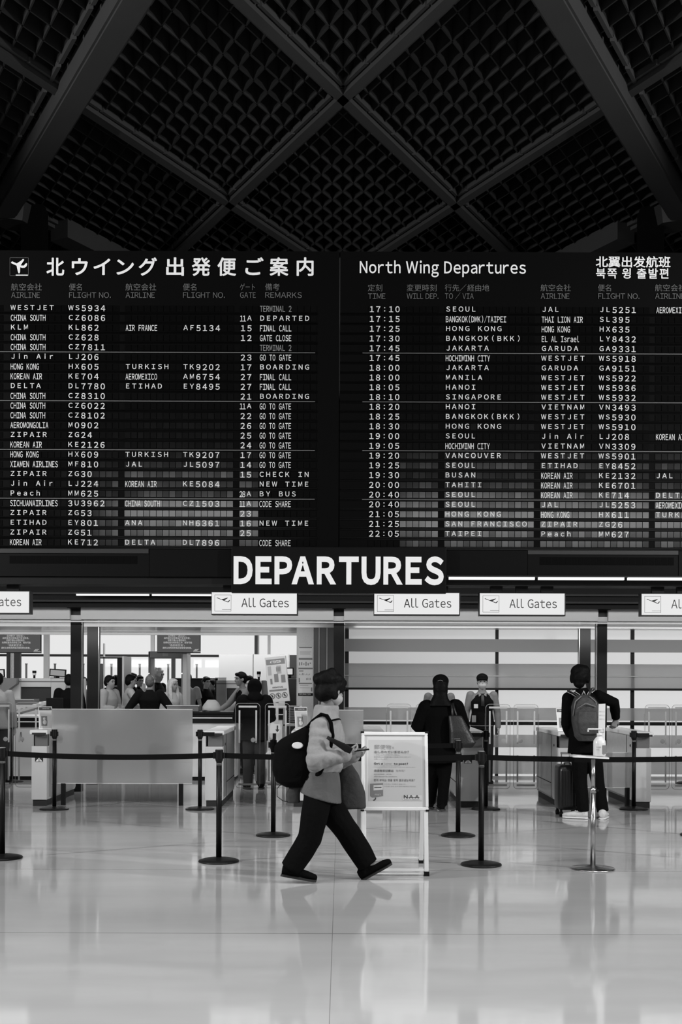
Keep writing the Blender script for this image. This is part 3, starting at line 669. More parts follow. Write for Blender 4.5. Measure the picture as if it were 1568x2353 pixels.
belt('black queue belt passing behind the walking woman to the stanchion right of the poster', S['near'], S['post'], 0.016, za=0.045, zb=0.052)
belt('black queue belt running from the stanchion beside the poster out of the right border', S['post'], S['out'], 0.018, za=0.045, zb=0.052)
belt('black queue belt of the middle row, showing between the woman and the poster stand', S['mid_a'], S['mid_b'], 0.01, za=0.045, zb=0.052)

# ---------------------------------------------------------------- gate counters
DC = 13.74
def counter(px0, px1, label, w=None, sticker=True):
    t = thing('gate_counter', label, 'counter', group='ticket gate counters'); a, b = P(px0, 1800, DC), P(px1, 1800, DC); w = b.x - a.x; h = w / 2; D = 1.48
    MB().box(-h, h, 0, D, 0.075, 0.72, 0.006).build('body', M_cfront, t)
    MB().box(-h + 0.015, h - 0.01, 0.02, D - 0.02, 0, 0.075).build('plinth', M_plinth, t)
    k = MB(); k.box(-h - 0.004, -h + 0.004, 0.10, D + 0.004, 0.10, 0.86); k.box(h - 0.004, h + 0.004, 0.10, D + 0.004, 0.10, 0.86); k.build('side_panel', M_steel, t)
    k = MB(); k.box(-h - 0.006, -h - 0.0035, 0.42, 0.432, 0.08, 0.86); k.box(h + 0.0035, h + 0.006, 0.42, 0.432, 0.08, 0.86); k.box(-h - 0.006, -h - 0.0035, 0.42, D, 0.26, 0.27); k.box(h + 0.0035, h + 0.006, 0.42, D, 0.26, 0.27); k.build('panel_joint', M_blk, t)
    k = MB(); k.tube([(-h - 0.008, 0.24, 0.74), (h + 0.008, 0.24, 0.74)], 0.016, 16); k.build('sensor_window', M_blk, t)
    k = MB(); k.box(-h + 0.03, h - 0.008, 0.05, D - 0.05, 0.72, 0.862); k.build('neck', mat('counter_neck', 0.13, 0.25), t)
    MB().box(-h - 0.012, h + 0.02, -0.05, D + 0.03, 0.862, 0.915, 0.012).build('top_slab', mat('slab_white', 0.66, 0.25), t)
    MB().box(-h + 0.02, h + 0.0, -0.054, -0.046, 0.862, 0.885).build('display_edge', M_dscr, t)
    if sticker:
        s = MB(); s.box(-h + 0.045, -h + 0.14, -0.003, 0, 0.53, 0.61); o = s.build('pictogram_sticker', mat('sticker_black', 0.01, 0.5), t)
        L = Letters(); cx, cz = -h + 0.0925, 0.535
        L.poly([(cx - 0.045, cz), (cx - 0.012, cz + 0.035), (cx - 0.012, cz), ], -0.005); L.poly([(cx + 0.045, cz), (cx + 0.012, cz), (cx + 0.012, cz + 0.035)], -0.005)
        L.poly([(cx - 0.006, cz), (cx + 0.006, cz), (cx + 0.006, cz + 0.05), (cx - 0.006, cz + 0.05)], -0.005)
        L.poly([(cx - 0.025, cz + 0.045), (cx, cz + 0.072), (cx + 0.025, cz + 0.045)], -0.005); L.build('pictogram', M_white, o)
    t.location = ((a.x + b.x) / 2, DC, 0); return t
C1 = counter(72, 107.5, 'grey gate counter at the left end with an arrow sticker on its front')
C2 = counter(471, 512, 'grey gate counter right of the wide frosted panel, under the staff in a vest', sticker=False)
C2b = counter(672, 712, 'grey gate counter mostly hidden behind the walking woman', sticker=False)
C2c = counter(838, 880, 'grey gate counter mostly hidden behind the poster stand', sticker=False)
C3 = counter(1058, 1112, 'grey gate counter right of the black coat woman, its front in two panels')
C4 = counter(1283, 1320, 'grey gate counter behind the suitcase and the backpack man', sticker=False)
C5 = counter(1461, 1497, 'grey gate counter at the right end behind the last far stanchion', sticker=False)
def short_belt(label, a, b, z):
    v = (b - a); n_ = Vector((0, 0.012, 0)); k = MB(); k.box(min(a.x, b.x), max(a.x, b.x), a.y - 0.012, a.y + 0.012, z - 0.023, z + 0.023, 0.003)
    return tag(k.build('belt_bracket', M_st), label, 'belt', 'short belts tied to the counters')
short_belt('short black belt tying the stanchion by the frosted panel to the counter right of it', S['far_b'] + Vector((0.043, 0, 0)), S['far_b'] + Vector((0.17, 0, 0)), 0.885)
short_belt('short black belt reaching from the stanchion by the masked staff towards the coat woman', S['far_c'] + Vector((-0.18, 0, 0)), S['far_c'] + Vector((-0.051, 0, 0)), 0.885)
short_belt('short black belt reaching right from the far stanchion beside the backpack man', S['far_d'] + Vector((0.043, 0, 0)), S['far_d'] + Vector((0.18, 0, 0)), 0.885)

# frosted glass panels closing the gaps, and clear acrylic flaps
M_fp = frosted('frosted_panel', 0.9, 0.4, 0.7)
def panel(px0, px1, z0, z1, label):
    d = 13.86; t = thing('glass_panel', label, 'glass panel', group='frosted panels between counters'); a, b = P(px0, 1800, d), P(px1, 1800, d)
    MB().box(a.x, b.x, d, d + 0.012, z0, z1).build('pane', M_fp, t)
    k = MB(); k.box(a.x, b.x, d - 0.001, d + 0.013, z1 - 0.004, z1 + 0.003); k.box(a.x, b.x, d - 0.001, d + 0.013, z0 - 0.004, z0 + 0.003); k.build('edge_strip', mat('glass_edge', 0.55, 0.3), t)
    for f in (0.085, 0.92):
        k = MB(); x = a.x + (b.x - a.x) * f; k.box(x - 0.025, x + 0.025, d - 0.02, d + 0.03, 0, z0 + 0.0); k.build('leg', M_blk, t)
    return floor_at(t)
panel(118, 442, 0.265, 1.165, 'wide frosted glass panel between the two left gate counters')
panel(722, 835, 0.265, 1.165, 'frosted glass panel hidden between the walking woman and the poster')
panel(1330, 1452, 0.235, 0.66, 'low frosted glass panel between the two right counters, behind the backpack man')
M_mark = glassy('mark_film', 0.55, 0.4)
M_markm = mat('flap_mark', 0.42, 0.5)
def rrect(x0, x1, z0, z1, r, n=6):
    pts = []
    for cx, cz, a0 in ((x1 - r, z1 - r, 0), (x0 + r, z1 - r, 90), (x0 + r, z0 + r, 180), (x1 - r, z0 + r, 270)):
        for i in range(n + 1): a = math.radians(a0 + 90 * i / n); pts.append((cx + r * math.cos(a), cz + r * math.sin(a)))
    return pts
def slabpoly(k, pts, y0, y1):
    n = len(pts); f = [k.bm.verts.new((x, y0, z)) for x, z in pts]; b = [k.bm.verts.new((x, y1, z)) for x, z in pts]
    k.bm.faces.new(f); k.bm.faces.new(list(reversed(b)))
    for i in range(n): k.bm.faces.new((f[i], b[i], b[(i + 1) % n], f[(i + 1) % n]))
DF = 15.0
def make_flap(flip):
    t = thing('gate_flap', '', 'gate flap', group='clear acrylic gate flaps'); s = -1 if flip else 1
    k = MB(); slabpoly(k, rrect(-0.16, 0.16, 0.11, 1.22, 0.05), 0, 0.012); k.build('pane', M_acr, t)
    pts = rrect(-0.16, 0.16, 0.11, 1.22, 0.05, 8); k = MB(); k.tube([(x, 0.006, z) for x, z in pts + pts[:2]], 0.003, 6); k.build('edge_strip', mat('acrylic_edge_highlight', 0.38, 0.25), t)  # pale tube round the rim puts the acrylic's edge highlights into colour
    k = MB(); k.box(-0.12, 0.12, -0.002, 0, 1.165, 1.19); k.box(-0.12, 0.12, -0.002, 0, 0.145, 0.17)
    for x in (-0.12, 0.10): k.box(x, x + 0.022, -0.002, 0, 0.70, 1.13); k.box(x, x + 0.022, -0.002, 0, 0.20, 0.55)
    k.build('stripe_marks', M_markm, t)
    k = MB(); k.cyl(s * -0.167, 0.006, 0, 1.10, 0.006, 10); k.build('hinge_post', M_acr, t)
    k = MB(); k.tube([(s * 0.07, -0.003, 0.74), (s * 0.07, -0.0005, 0.74)], 0.03, 20); k.build('dot_sticker', mat('dot_grey', 0.34, 0.5), t)
    return t
fa, fb = make_flap(False), make_flap(True); used = {0: False, 1: False}
pairs = [((-27, 28), (36, 90), 'at the left border'), ((542, 597), (610, 665), 'just left of the walking person'),
 ((891, 943), (958, 1010), 'behind the black coat person'), ((1118, 1172), (1182, 1236), 'between masked staff and backpack man'), ((1484, 1538), (1546, 1600), 'beyond the last right counter')]
for A_, B_, where in pairs:
    for i, (p0, p1) in enumerate((A_, B_)):
        src = (fa, fb)[i]; x = P((p0 + p1) / 2, 1700, DF).x; lab = 'clear acrylic gate flap, %s one %s' % (('left', 'right')[i], where)
        if not used[i]: src.location = (x, DF, 0); src['label'] = lab; used[i] = True
        else: dup(src, (x, DF, 0), 0.0, lab)

# leaflet stands on the counters
def leaflet(px0, px1, py0, py1, d, yaw, label):
    t = thing('leaflet_stand', label, 'leaflet stand', group='leaflet stands on the counters'); b = P((px0 + px1) / 2, py1, d); b.z = 0.916; w = (px1 - px0) * d / F * 0.84; h = (P(0, py0, d).z - b.z) * 1.03
    k = MB(); k.box(-w / 2, w / 2, 0, 0.006, 0, h, 0.001); k.build('board', M_white, t)
    k = MB(); k.box(-w / 2 + 0.006, w / 2 - 0.006, -0.001, 0, h * 0.83, h * 0.97); k.build('header_band', M_drk, t)
    L = Letters(); L.line('INFORMATION', -w * 0.22, h * 0.885, -0.003, h * 0.035, w * 0.5); L.build('lettering', M_white, t)
    k = MB(); k.box(-w / 2 + 0.008, w / 2 - 0.008, -0.001, 0, h * 0.04, h * 0.81); k.build('sheet', M_lgrey, t)
    k = MB(); k.box(-w * 0.32, w * 0.12, -0.002, 0, h * 0.14, h * 0.58); k.build('picture', M_mid, t)
    k = MB(); k.ell((-w * 0.1, -0.002, h * 0.46), w * 0.09, 0.002, h * 0.06, seg=12); k.ell((-w * 0.06, -0.002, h * 0.30), w * 0.15, 0.002, h * 0.10, seg=12); k.build('pictured_figure', M_pal, t)
    k = MB(); k.box(-w * 0.3, w * 0.3, 0.006, 0.10, 0.0, 0.006); k.box(-0.004, 0.004, 0.006, 0.09, 0.0, h * 0.4); k.build('foot', M_acr, t)
    for ch in t.children:
        if ch.name.split('.')[0] != 'foot': ch.data.transform(Matrix.Rotation(math.radians(-12), 4, 'X') @ Matrix.Shear('XY', 4, (0, 0)))
    t.location = b + Vector((0, 0.002, 0.001)); t.rotation_euler = (0, 0, yaw); return t
leaflet(87, 123, 1624, 1676, 13.95, 0.35, 'white leaflet stand with a dark picture on the left end counter')
leaflet(676, 712, 1623, 1672, 13.95, 0.3, 'white leaflet stand with a dark picture behind the shoulder of the walking woman')
leaflet(1279, 1312, 1624, 1676, 13.95, 0.2, 'white leaflet stand half hidden by the left arm of the backpack man')
t = thing('direction_sign', 'pale hexagonal sign with a small down arrow left of the big black backpack', 'sign'); d = 13.68; a, b = P(619, 1685, d), P(645, 1664, d); u = b.x - a.x; v = b.z - a.z
k = MB(); slabpoly(k, [(a.x, a.z), (a.x + u * .85, a.z), (b.x, a.z + v * .45), (a.x + u * .95, b.z), (a.x + u * 0.5, b.z), (a.x + u * .30, b.z + v * .22), (a.x + u * .12, b.z)], d, d + 0.008); k.build('plate', M_pal, t)
L = Letters(); cx = a.x + u * .72; L.poly([(cx - .008, a.z + v * .85), (cx + .008, a.z + v * .85), (cx + .008, a.z + v * .4), (cx - .008, a.z + v * .4)], d - .002)
L.poly([(cx - .025, a.z + v * .42), (cx, a.z + v * .12), (cx + .025, a.z + v * .42)], d - .002); L.build('arrow', M_ink, t)
k = MB(); k.box(a.x + u * .4, a.x + u * .5, d + 0.008, d + 0.03, a.z - 0.0, b.z); k.build('backing_post', M_acr, t); k = MB(); k.box(a.x + u * .3, a.x + u * .6, d + 0.0, d + 0.03, 0.0, a.z); k.build('stem', M_blk, t)
floor_at(t)

# ---------------------------------------------------------------- poster stand
def poster_stand():
    t = thing('poster_stand', 'white A-frame poster stand asking Got a letter to post, in front of the gates', 'poster stand')
    X0, X1, ZT, ZB, YF, LEAN = 0.163, 0.690, 1.105, 0.495, 8.87, 0.215
    tilt = math.atan2(LEAN, ZT); Lf = math.hypot(LEAN, ZT); s0 = ZB / math.cos(tilt); s1 = Lf
    M = Matrix.Translation((0, YF, 0)) @ Matrix.Rotation(-tilt, 4, 'X')
    al = mat('white_aluminium', 0.66, 0.3); fw = 0.026
    k = MB()
    for a, b, c, d in ((X0, X1, s1 - fw, s1), (X0, X1, s0, s0 + fw), (X0, X0 + fw, s0 + fw, s1 - fw), (X1 - fw, X1, s0 + fw, s1 - fw)): k.box(a, b, -0.016, 0.008, c, d, 0.005)
    k.move(M).build('frame', al, t)
    k = MB()
    for x in (X0, X1):
        for s in (s0, s1): k.box(x - 0.006 if x == X0 else x - 0.022, x + 0.022 if x == X0 else x + 0.006, -0.019, 0.010, s - 0.006 if s == s0 else s - 0.010, s + 0.008 if s == s0 else s + 0.005, 0.003)
    k.move(M).build('corner_caps', M_blk, t)
    MB().box(X0 + fw, X1 - fw, -0.004, 0.004, s0 + fw, s1 - fw).move(M).build('mount', mat('mount_grey', 0.52, 0.5), t)
    px0, px1, p0, p1 = X0 + 0.058, X1 - 0.048, s0 + 0.075, s1 - 0.062; W, Hh = px1 - px0, p1 - p0
    ps = MB().box(px0, px1, -0.0055, -0.004, p0, p1).move(M).build('poster', mat('poster_paper', 0.42, 0.45), t)
    def tx(lines, m, name, y=-0.0075):
        L = Letters()
        for s, fx, fy, cap, fwid, off in lines: L.line(s, px0 + W * fx, p1 - Hh * fy, y, Hh * cap, W * fwid, off, 0.08, any(ord(c) > 0x2e80 for c in s))
        o = L.build(name, m, ps); o.data.transform(M); return o
    tx([('Got a', .10, .405, .030, .165, .03), ('to post?', .475, .408, .030, .265, .03)], mat('poster_black', 0.02, 0.6), 'lettering')
    tx([('出し忘れていませんか？', .10, .22, .040, .69, .004), ('您没有忘记寄出', .10, .525, .034, .37, .014), ('편지 부치는 것을 잊지 않으셨는지요?', .10, .68, .036, .77, .008)], mat('poster_dark', 0.13, 0.6), 'lettering')
    tx([('郵便物', .10, .155, .070, .33, 0.0), ('を', .44, .15, .036, .045, 0.0), ('letter', .30, .407, .030, .145, 0.0), ('信件吗？', .51, .525, .034, .2, 0.0)], mat('poster_grey', 0.24, 0.6), 'lettering')
    tx([('この先にはポストがございません。', .10, .258, .018, .51, 0.0), ('郵便物等は出国手続の前にご投函くださいますよう', .10, .292, .018, .69, 0.0), ('お願いいたします。', .10, .325, .018, .28, 0.0),
        ('There is no post box after this point.', .10, .43, .010, .50, 0.0), ('Please post your letters before going through to the departure gates.', .10, .452, .010, .78, 0.0),
        ('前方没有邮筒，请注意。', .10, .575, .018, .36, 0.0), ('请在办理出境手续之前投寄信件。', .10, .613, .018, .46, 0.0),
        ('이후에는 우체통이 없습니다.', .29, .735, .018, .41, 0.0), ('우편물은 출국 심사 전에 투함하여 주십시오.', .29, .772, .018, .60, 0.0)], mat('poster_fine', 0.20, 0.6), 'lettering')
    # drawn post box
    Q = lambda fx, fy: (px0 + W * fx, p1 - Hh * fy)
    def shape(polys, m, name, y):
        L = Letters()
        for p in polys: L.poly([Q(*q) for q in p], y)
        o = L.build(name, m, ps); o.data.transform(M); return o
    shape([[(.03, .72), (.27, .71), (.27, .92), (.07, .945), (.03, .92)]], mat('post_box_grey', 0.16, 0.6), 'post_box_drawing', -0.007)
    shape([[(.09, .745), (.265, .74), (.265, .82), (.09, .83)]], mat('poster_light', 0.50, 0.6), 'post_box_slot_plate', -0.0075); shape([[(.105, .775), (.24, .772), (.24, .786), (.105, .789)]], M_ink, 'post_box_slot', -0.008)
    shape([[(.12, .945), (.14, .945), (.135, .975), (.10, 1.0), (.08, .985), (.115, .97)]], M_drk, 'post_box_stem', -0.0075)
    tx([('POST', .115, .912, .024, .11, .02)], M_pal, 'lettering', -0.009)
    shape([[(.63, .905), (.99, .905), (.99, .985), (.63, .985)]], mat('poster_light', 0.50, 0.6), 'emblem_plate', -0.007); tx([('N', .655, .955, .05, .075, .03), ('A', .755, .955, .05, .075, .02), ('A', .865, .955, .05, .075, .02)], M_drk, 'emblem', -0.009)
    shape([[(.74, .938), (.95, .938), (.95, .945), (.74, .945)]], M_drk, 'emblem_bar', -0.0095); tx([('NARITA AIRPORT', .66, .978, .012, .30, 0.0)], M_mid, 'lettering', -0.009)
    lw = 0.034
    for x in (X0 + 0.004, X1 - lw - 0.004): MB().box(x, x + lw, -0.010, 0.008, 0.03, s0 - 0.004, 0.003).move(M).build('front_leg', al, t)
    k = MB(); k.box(X0 + lw, X1 - lw, -0.006, 0.006, 0.035, 0.056, 0.002); k.box(X0 + lw, X1 - lw, -0.006, 0.006, 0.012, 0.020, 0.001); k.move(M).build('bottom_bar', al, t)
    M2 = Matrix.Translation((0, YF + 0.62, 0)) @ Matrix.Rotation(math.atan2(0.37, ZT), 4, 'X')
    for x in (X0 + 0.004, X1 - lw - 0.004): MB().box(x, x + lw, -0.008, 0.010, 0.03, 1.12, 0.003).move(M2).build('rear_leg', al, t)
    k = MB(); k.box(X0 + lw, X1 - lw, -0.006, 0.006, 0.04, 0.058, 0.002); k.move(M2).build('rear_bar', al, t)
    for MM, y in ((M, 0), (M2, 0)):
        for x in (X0, X1 - lw - 0.006): MB().box(x, x + lw + 0.006, -0.016, 0.016, 0.0, 0.035, 0.002).move(Matrix.Translation((0, MM.translation.y, 0))).build('foot', M_blk, t)
    return floor_at(t)
poster_stand()

# ---------------------------------------------------------------- hand sanitiser stand
g = G(1363, 1996.5)
t = thing('sanitiser_stand', 'brushed steel pole stand with round base and small tray, right foreground', 'stand'); st = mat('satin_steel', 0.5, 0.25, metal=1.0)
k = MB(); k.lathe([(0.175, 0), (0.178, 0.005), (0.172, 0.010), (0.06, 0.022), (0.03, 0.03)], 48); k.build('base', st, t, True)
k = MB(); k.cyl(0, 0, 0.028, 0.62, 0.021, 28); k.build('lower_pole', st, t, True)
k = MB(); k.cyl(0, 0, 0.62, 0.885, 0.016, 28); k.cyl(0, 0, 0.615, 0.655, 0.024, 28); k.build('upper_pole', st, t, True)
k = MB(); k.tube([(0.02, -0.01, 0.635), (0.04, -0.022, 0.635)], 0.008, 10); k.build('clamp_knob', M_blk, t)
k = MB(); slabpoly(k, [(x, z) for x, z in rrect(-0.18, 0.11, -0.10, 0.10, 0.02)], 0, 0.012); k.move(Matrix.Translation((0, 0, 0.899)) @ Matrix.Rotation(math.radians(2.6), 4, 'Y') @ Matrix.Rotation(math.radians(90), 4, 'X')).build('tray', mat('tray_white', 0.62, 0.3), t)
k = MB(); k.box(-0.19, -0.12, -0.09, 0.09, 0.902, 0.912, 0.003); k.move(Matrix.Rotation(math.radians(2.6), 4, 'Y') @ Matrix.Identity(4)); k.build('tray_lip', M_white, t)
t.location = g; TR = g
b = thing('sanitiser_bottle', 'white pump bottle of hand sanitiser standing on the steel stand tray', 'bottle')
mb = mat('bottle_white', 0.58, 0.3)
k = MB(); k.lathe([(0.046, 0), (0.05, 0.006), (0.05, 0.10), (0.047, 0.125), (0.03, 0.15), (0.02, 0.158), (0.02, 0.165)], 28); k.build('body', mb, b, True)
k = MB(); k.cyl(0, 0, 0.163, 0.185, 0.022, 20); k.build('cap', mb, b, True); k = MB(); k.cyl(0, 0, 0.185, 0.215, 0.007, 12); k.box(-0.095, 0.02, -0.011, 0.011, 0.212, 0.224, 0.003); k.box(-0.098, -0.088, -0.008, 0.008, 0.195, 0.214, 0.002); k.build('pump_head', mb, b)
k = MB(); k.box(0.012, 0.045, -0.051, -0.046, 0.02, 0.09, 0.001); k.build('label_patch', M_mid, b)
L = Letters(); L.line('HAND', -0.038, 0.07, -0.0515, 0.010, 0.04); L.line('GEL', -0.038, 0.05, -0.0515, 0.010, 0.03); L.build('lettering', M_mid, b)
b.location = TR + Vector((0.048, -0.01, 0.912))
s = thing('sign_card', 'tall narrow pale card standing behind the sanitiser bottle', 'card'); d = TR.y + 0.085; k = MB(); a, c_ = P(1375, 1738, d), P(1392, 1617, d)
slabpoly(k, [(a.x, 0.905), (c_.x - 0.004, 0.905), (c_.x, c_.z), (a.x + 0.004, c_.z - 0.003)], d, d + 0.006); k.build('card_board', mat('card_white', 0.58, 0.4), s)
L = Letters(); [L.line('消毒用アルコール', a.x + 0.008, c_.z - 0.07 - 0.03 * i, d - 0.002, 0.010, 0.045, 0, 0.08, True) for i in range(3)]; frame_line(L, a.x + 0.018, a.x + 0.046, c_.z - 0.235, c_.z - 0.205, 0.003, d - 0.002); L.build('lettering', mat('card_grey', 0.36, 0.6), s)
floor_at(s)
# ---------------------------------------------------------------- suitcase beside the backpack man
def suitcase():
    t = thing('suitcase', 'black ribbed suitcase on wheels left of the backpack man', 'suitcase'); d = 12.95; a, b = P(1278, 1858, d), P(1330, 1757, d); ms = mat('suitcase_black', 0.008, 0.35); w = b.x - a.x
    k = MB(); k.loft([((w / 2, .0, z), (w / 2 * f, 0, 0), (0, 0.17 * f, 0)) for z, f in ((a.z, .82), (a.z + .012, .95), (a.z + .05, 1), (b.z - .06, 1), (b.z - .02, .95), (b.z, .82))], 40, True, 0.42)
    k.build('shell', ms, t, True)
    k = MB()
    for i in range(7): x = w * (0.14 + 0.12 * i); k.box(x - 0.007, x + 0.007, -0.176, -0.155, a.z + 0.05, b.z - 0.06, 0.003)
    k.build('ribs', ms, t)
    k = MB(); k.box(w * .35, w * .65, -0.02, 0.02, b.z + 0.012, b.z + 0.026, 0.005); k.box(w * .35, w * .39, -0.02, 0.02, b.z - 0.01, b.z + 0.015); k.box(w * .61, w * .65, -0.02, 0.02, b.z - 0.01, b.z + 0.015); k.build('carry_handle', M_drk, t)
    k = MB(); k.box(w * .3, w * .34, .1, .115, b.z - .02, b.z + .12); k.box(w * .66, w * .70, .1, .115, b.z - .02, b.z + .12); k.box(w * .28, w * .72, .095, .12, b.z + .11, b.z + .135, .004); k.build('pull_handle', M_mid, t)
    for x in (w * .15, w * .85):
        for y in (-0.11, 0.11):
            q = MB(); q.tube([(x - .018, y, .028), (x + .018, y, .028)], .028, 18); q.box(x - .012, x + .012, y - .012, y + .012, .04, a.z + .012); q.build('wheel', M_blk, t, False)
    t.location = (a.x, d, 0); return t
suitcase()

# ---------------------------------------------------------------- security area behind the gates
M_wht = mat('machine_white', 0.52, 0.4); M_mg = mat('machine_grey', 0.14, 0.45)
def sec_lines(L, lines, cx, d, px_w):
    for s, py, cap, wpx in lines: p = P(cx, py, d); L.line(s, p.x - wpx / 2 * d / F, p.z, d - 0.006, cap * d / F, wpx * d / F, 0.0, 0.05, True)
def screen(px0, px1, label, sl):
    d = 19.75; t = thing('hanging_screen', label, 'screen', group='hanging information screens'); a, b = P(px0, 1500, d), P(px1, 1448, d); c = P((px0 + px1) / 2, 1500, d)
    pbox('casing', px0, px1, 1448, 1500.5, d, 0.07, M_blk, t, 0.004)
    k = MB(); k.quad((a.x + .006, d - .002, a.z + .012), (b.x - .006, d - .002, a.z + .012), (b.x - .006, d - .002, b.z - .01), (a.x + .006, d - .002, b.z - .01)); k.build('display', glow('screen_grey', 0.085), t)
    L = Letters(); cx = (px0 + px1) / 2 - 2
    sec_lines(L, [('应对情况下《航空法》。', 1463, 4.2, 44), ('由检查员对旅客进行安全检查。', 1468.3, 4.2, 64), ('如果不遵从必要的指示、', 1473.6, 4.2, 46), ('妨碍检查员的安检工作、就有可能', 1478.8, 4.2, 66), ('“违反航空法”。', 1485, 4.6, 40), ('请听从安检员的指示接受安全检查。', 1491, 4.2, 70)], cx, d, 0); L.build('lettering', glow('screen_text', 0.62), t)
    L = Letters(); q = P(px1 - 16, 1496, d); u = d / F
    for i in range(3): L.poly([(q.x + (i * 3) * u, q.z), (q.x + (i * 3 + 2) * u, q.z + .5 * u), (q.x + (i * 3 + 7) * u, q.z + 5 * u), (q.x + (i * 3 + 3) * u, q.z + 3 * u)], d - .006)
    L.poly([(q.x, q.z - 2 * u), (q.x + 17 * u, q.z - 2 * u), (q.x + 17 * u, q.z - 1.2 * u), (q.x, q.z - 1.2 * u)], d - .006); L.build('emblem', glow('screen_text', 0.62), t)
    k = MB(); x = (a.x + b.x) / 2; k.box(x - .02, x + .02, d + .02, d + .06, b.z, 3.52); k.build('drop_rod', M_drk, t); return settle(t, Vector((x, d, a.z)))
screen(-14, 93.5, 'dark hanging screen with white Chinese text above the left x-ray machine', 0)
screen(361, 460.5, 'dark hanging screen with white Chinese text above the walk-through detector', 0)
def monitor(px0, px1, py0, py1, d, label, face, zt, tilt=0.0):
    t = thing('desk_monitor', label, 'monitor', group='monitors on the security desks'); a, b = P(px0, py1, d), P(px1, py0, d); w, h = b.x - a.x, b.z - a.z
    k = MB(); k.box(-w / 2, w / 2, 0, .035, 0, h, .004); k.build('casing', M_blk, t); k = MB(); k.quad((-w / 2 + .02, -.002, .02), (w / 2 - .02, -.002, .02), (w / 2 - .02, -.002, h - .02), (-w / 2 + .02, -.002, h - .02)); k.build('display', face, t)
    if tilt: [c.data.transform(Matrix.Rotation(tilt, 4, 'Y')) for c in t.children]
    k = MB(); k.box(-.03, .03, .01, .03, zt - a.z + .01, .02); k.box(-.12, .12, -.05, .09, zt - a.z, zt - a.z + .012, .003); k.build('foot', M_blk, t); t.location = ((a.x + b.x) / 2, d, a.z); return t
def xray(x0, x1, yt, ys, yb, ox0, ox1, d, label, slope_right, hood):
    t = thing('xray_machine', label, 'x-ray machine', group='baggage x-ray machines'); a, b = P(x0, ys, d), P(x1, yt, d); o0, o1 = P(ox0, ys, d).x, P(ox1, ys, d).x; zs = a.z; zt_ = b.z; dep = 1.6
    k = MB(); k.box(a.x, o0, d, d + dep, 0.15, zt_, .01); k.box(o1, b.x, d, d + dep, 0.15, zt_, .01); k.box(o0, o1, d, d + dep, zs + .62 * (zt_ - zs), zt_, .01); k.box(o0, o1, d, d + dep, 0.15, zs, .0); k.build('housing', M_wht, t)
    MB().box(o0, o1, d + .05, d + .1, zs, zs + .62 * (zt_ - zs)).build('tunnel_curtain', mat('curtain_black', 0.012, 0.6), t)
    k = MB()
    if slope_right: slabpoly(k, [(b.x, zs), (b.x, zt_), (b.x + .06, zt_), (b.x + .30, zt_ - .13), (b.x + .30, zs)], d + .1, d + dep)
    else: slabpoly(k, [(a.x, zs - .05), (a.x, zt_ + .0), (a.x + .34, zt_), (a.x + .34, zt_ - .1), (a.x + .05, zs + .1)], d - .2, d - .02)
    k.build('hood', M_mg, t)
    k = MB(); k.box(a.x, b.x, d - .003, d, zt_ - .07, zt_ - .05); k.build('trim_line', M_mid, t)
    k = MB(); k.box(a.x + .1, b.x - .1, d + .1, d + dep - .1, 0, .15); k.build('plinth', M_plinth, t); return floor_at(t)
xray(0, 151, 1558.5, 1612, 1700, 47, 117, 20.0, 'white baggage x-ray machine at the left under the hanging screen', False, None)
xray(497, 602, 1563.5, 1612, 1700, 521, 594, 20.4, 'white baggage x-ray machine behind the bending staff member in a vest', True, None)
monitor(113, 151, 1537.5, 1555, 20.4, 'small black framed monitor with a grey picture on the left x-ray machine', glow('monitor_grey', 0.30), P(0, 1558, 20.4).z, 0.06)
monitor(-22, 11, 1538, 1556.5, 20.3, 'bright monitor cut by the left border on the x-ray machine', glow('monitor_bright', 0.62), P(0, 1558, 20.3).z, -0.05)
monitor(657, 675, 1534, 1552, 21.9, 'small bright monitor on the dark cabinet beside the notice pillar', glow('monitor_bright', 0.62), P(0, 1556.6, 21.9).z, 0.0)
monitor(106, 144, 1604, 1629, 17.5, 'dark monitor with a white rim in front of the left x-ray machine', M_blk, P(0, 1645, 17.3).z + .002, 0.0)
def tower(px, py0, py1, d, label):
    t = thing('signal_lamp', label, 'lamp', group='signal lamps on the x-ray machines'); p, q = P(px, py1, d), P(px, py0, d); h = q.z - p.z
    MB().cyl(0, 0, 0, h * .4, .02, 12).build('stem', M_blk, t); MB().cyl(0, 0, h * .4, h * .68, .032, 16).build('lens', M_white, t); MB().cyl(0, 0, h * .68, h, .036, 16).build('cap', M_blk, t); t.location = p; return t
tower(79, 1541, 1558.6, 20.5, 'small black and white signal lamp on the left x-ray machine'); tower(595, 1543, 1563.6, 20.9, 'small black and white signal lamp on the right x-ray machine')
# inspection tables
def table(px0, px1, ytop, d, label, letter):
    t = thing('inspection_table', label, 'table', group='long inspection tables'); a, b = P(px0, 1700, d), P(px1, ytop, d); zt_ = b.z; dep = 0.8
    MB().box(a.x, b.x, d, d + dep, zt_ - .03, zt_, .004).build('tabletop', M_blk if letter is None else M_wht, t)
    MB().box(a.x + .01, b.x - .01, d + .02, d + dep - .02, zt_ - .17, zt_ - .03).build('apron', M_blk, t); MB().box(a.x, b.x, d + .012, d + .02, zt_ - .10, zt_ - .085).build('edge_strip', M_white, t)
    MB().box(a.x + .02, b.x - .02, d + .04, d + dep - .04, .06, zt_ - .17).build('body', M_pal, t); MB().box(a.x + .05, b.x - .05, d + .07, d + dep - .07, 0, .06).build('plinth', M_blk, t)
    if letter: L = Letters(); p = P(48, 1705, d); L.line(letter, p.x - .04, p.z, d + .036, .15, .06); L.build('lettering', M_ink, t)
    return floor_at(t)
table(-60, 156, 1645, 17.3, 'long white inspection table at the left marked with the letter A', 'A')
table(404, 545, 1636, 17.3, 'long black inspection table behind the frosted panel, a coat lying on it', None)
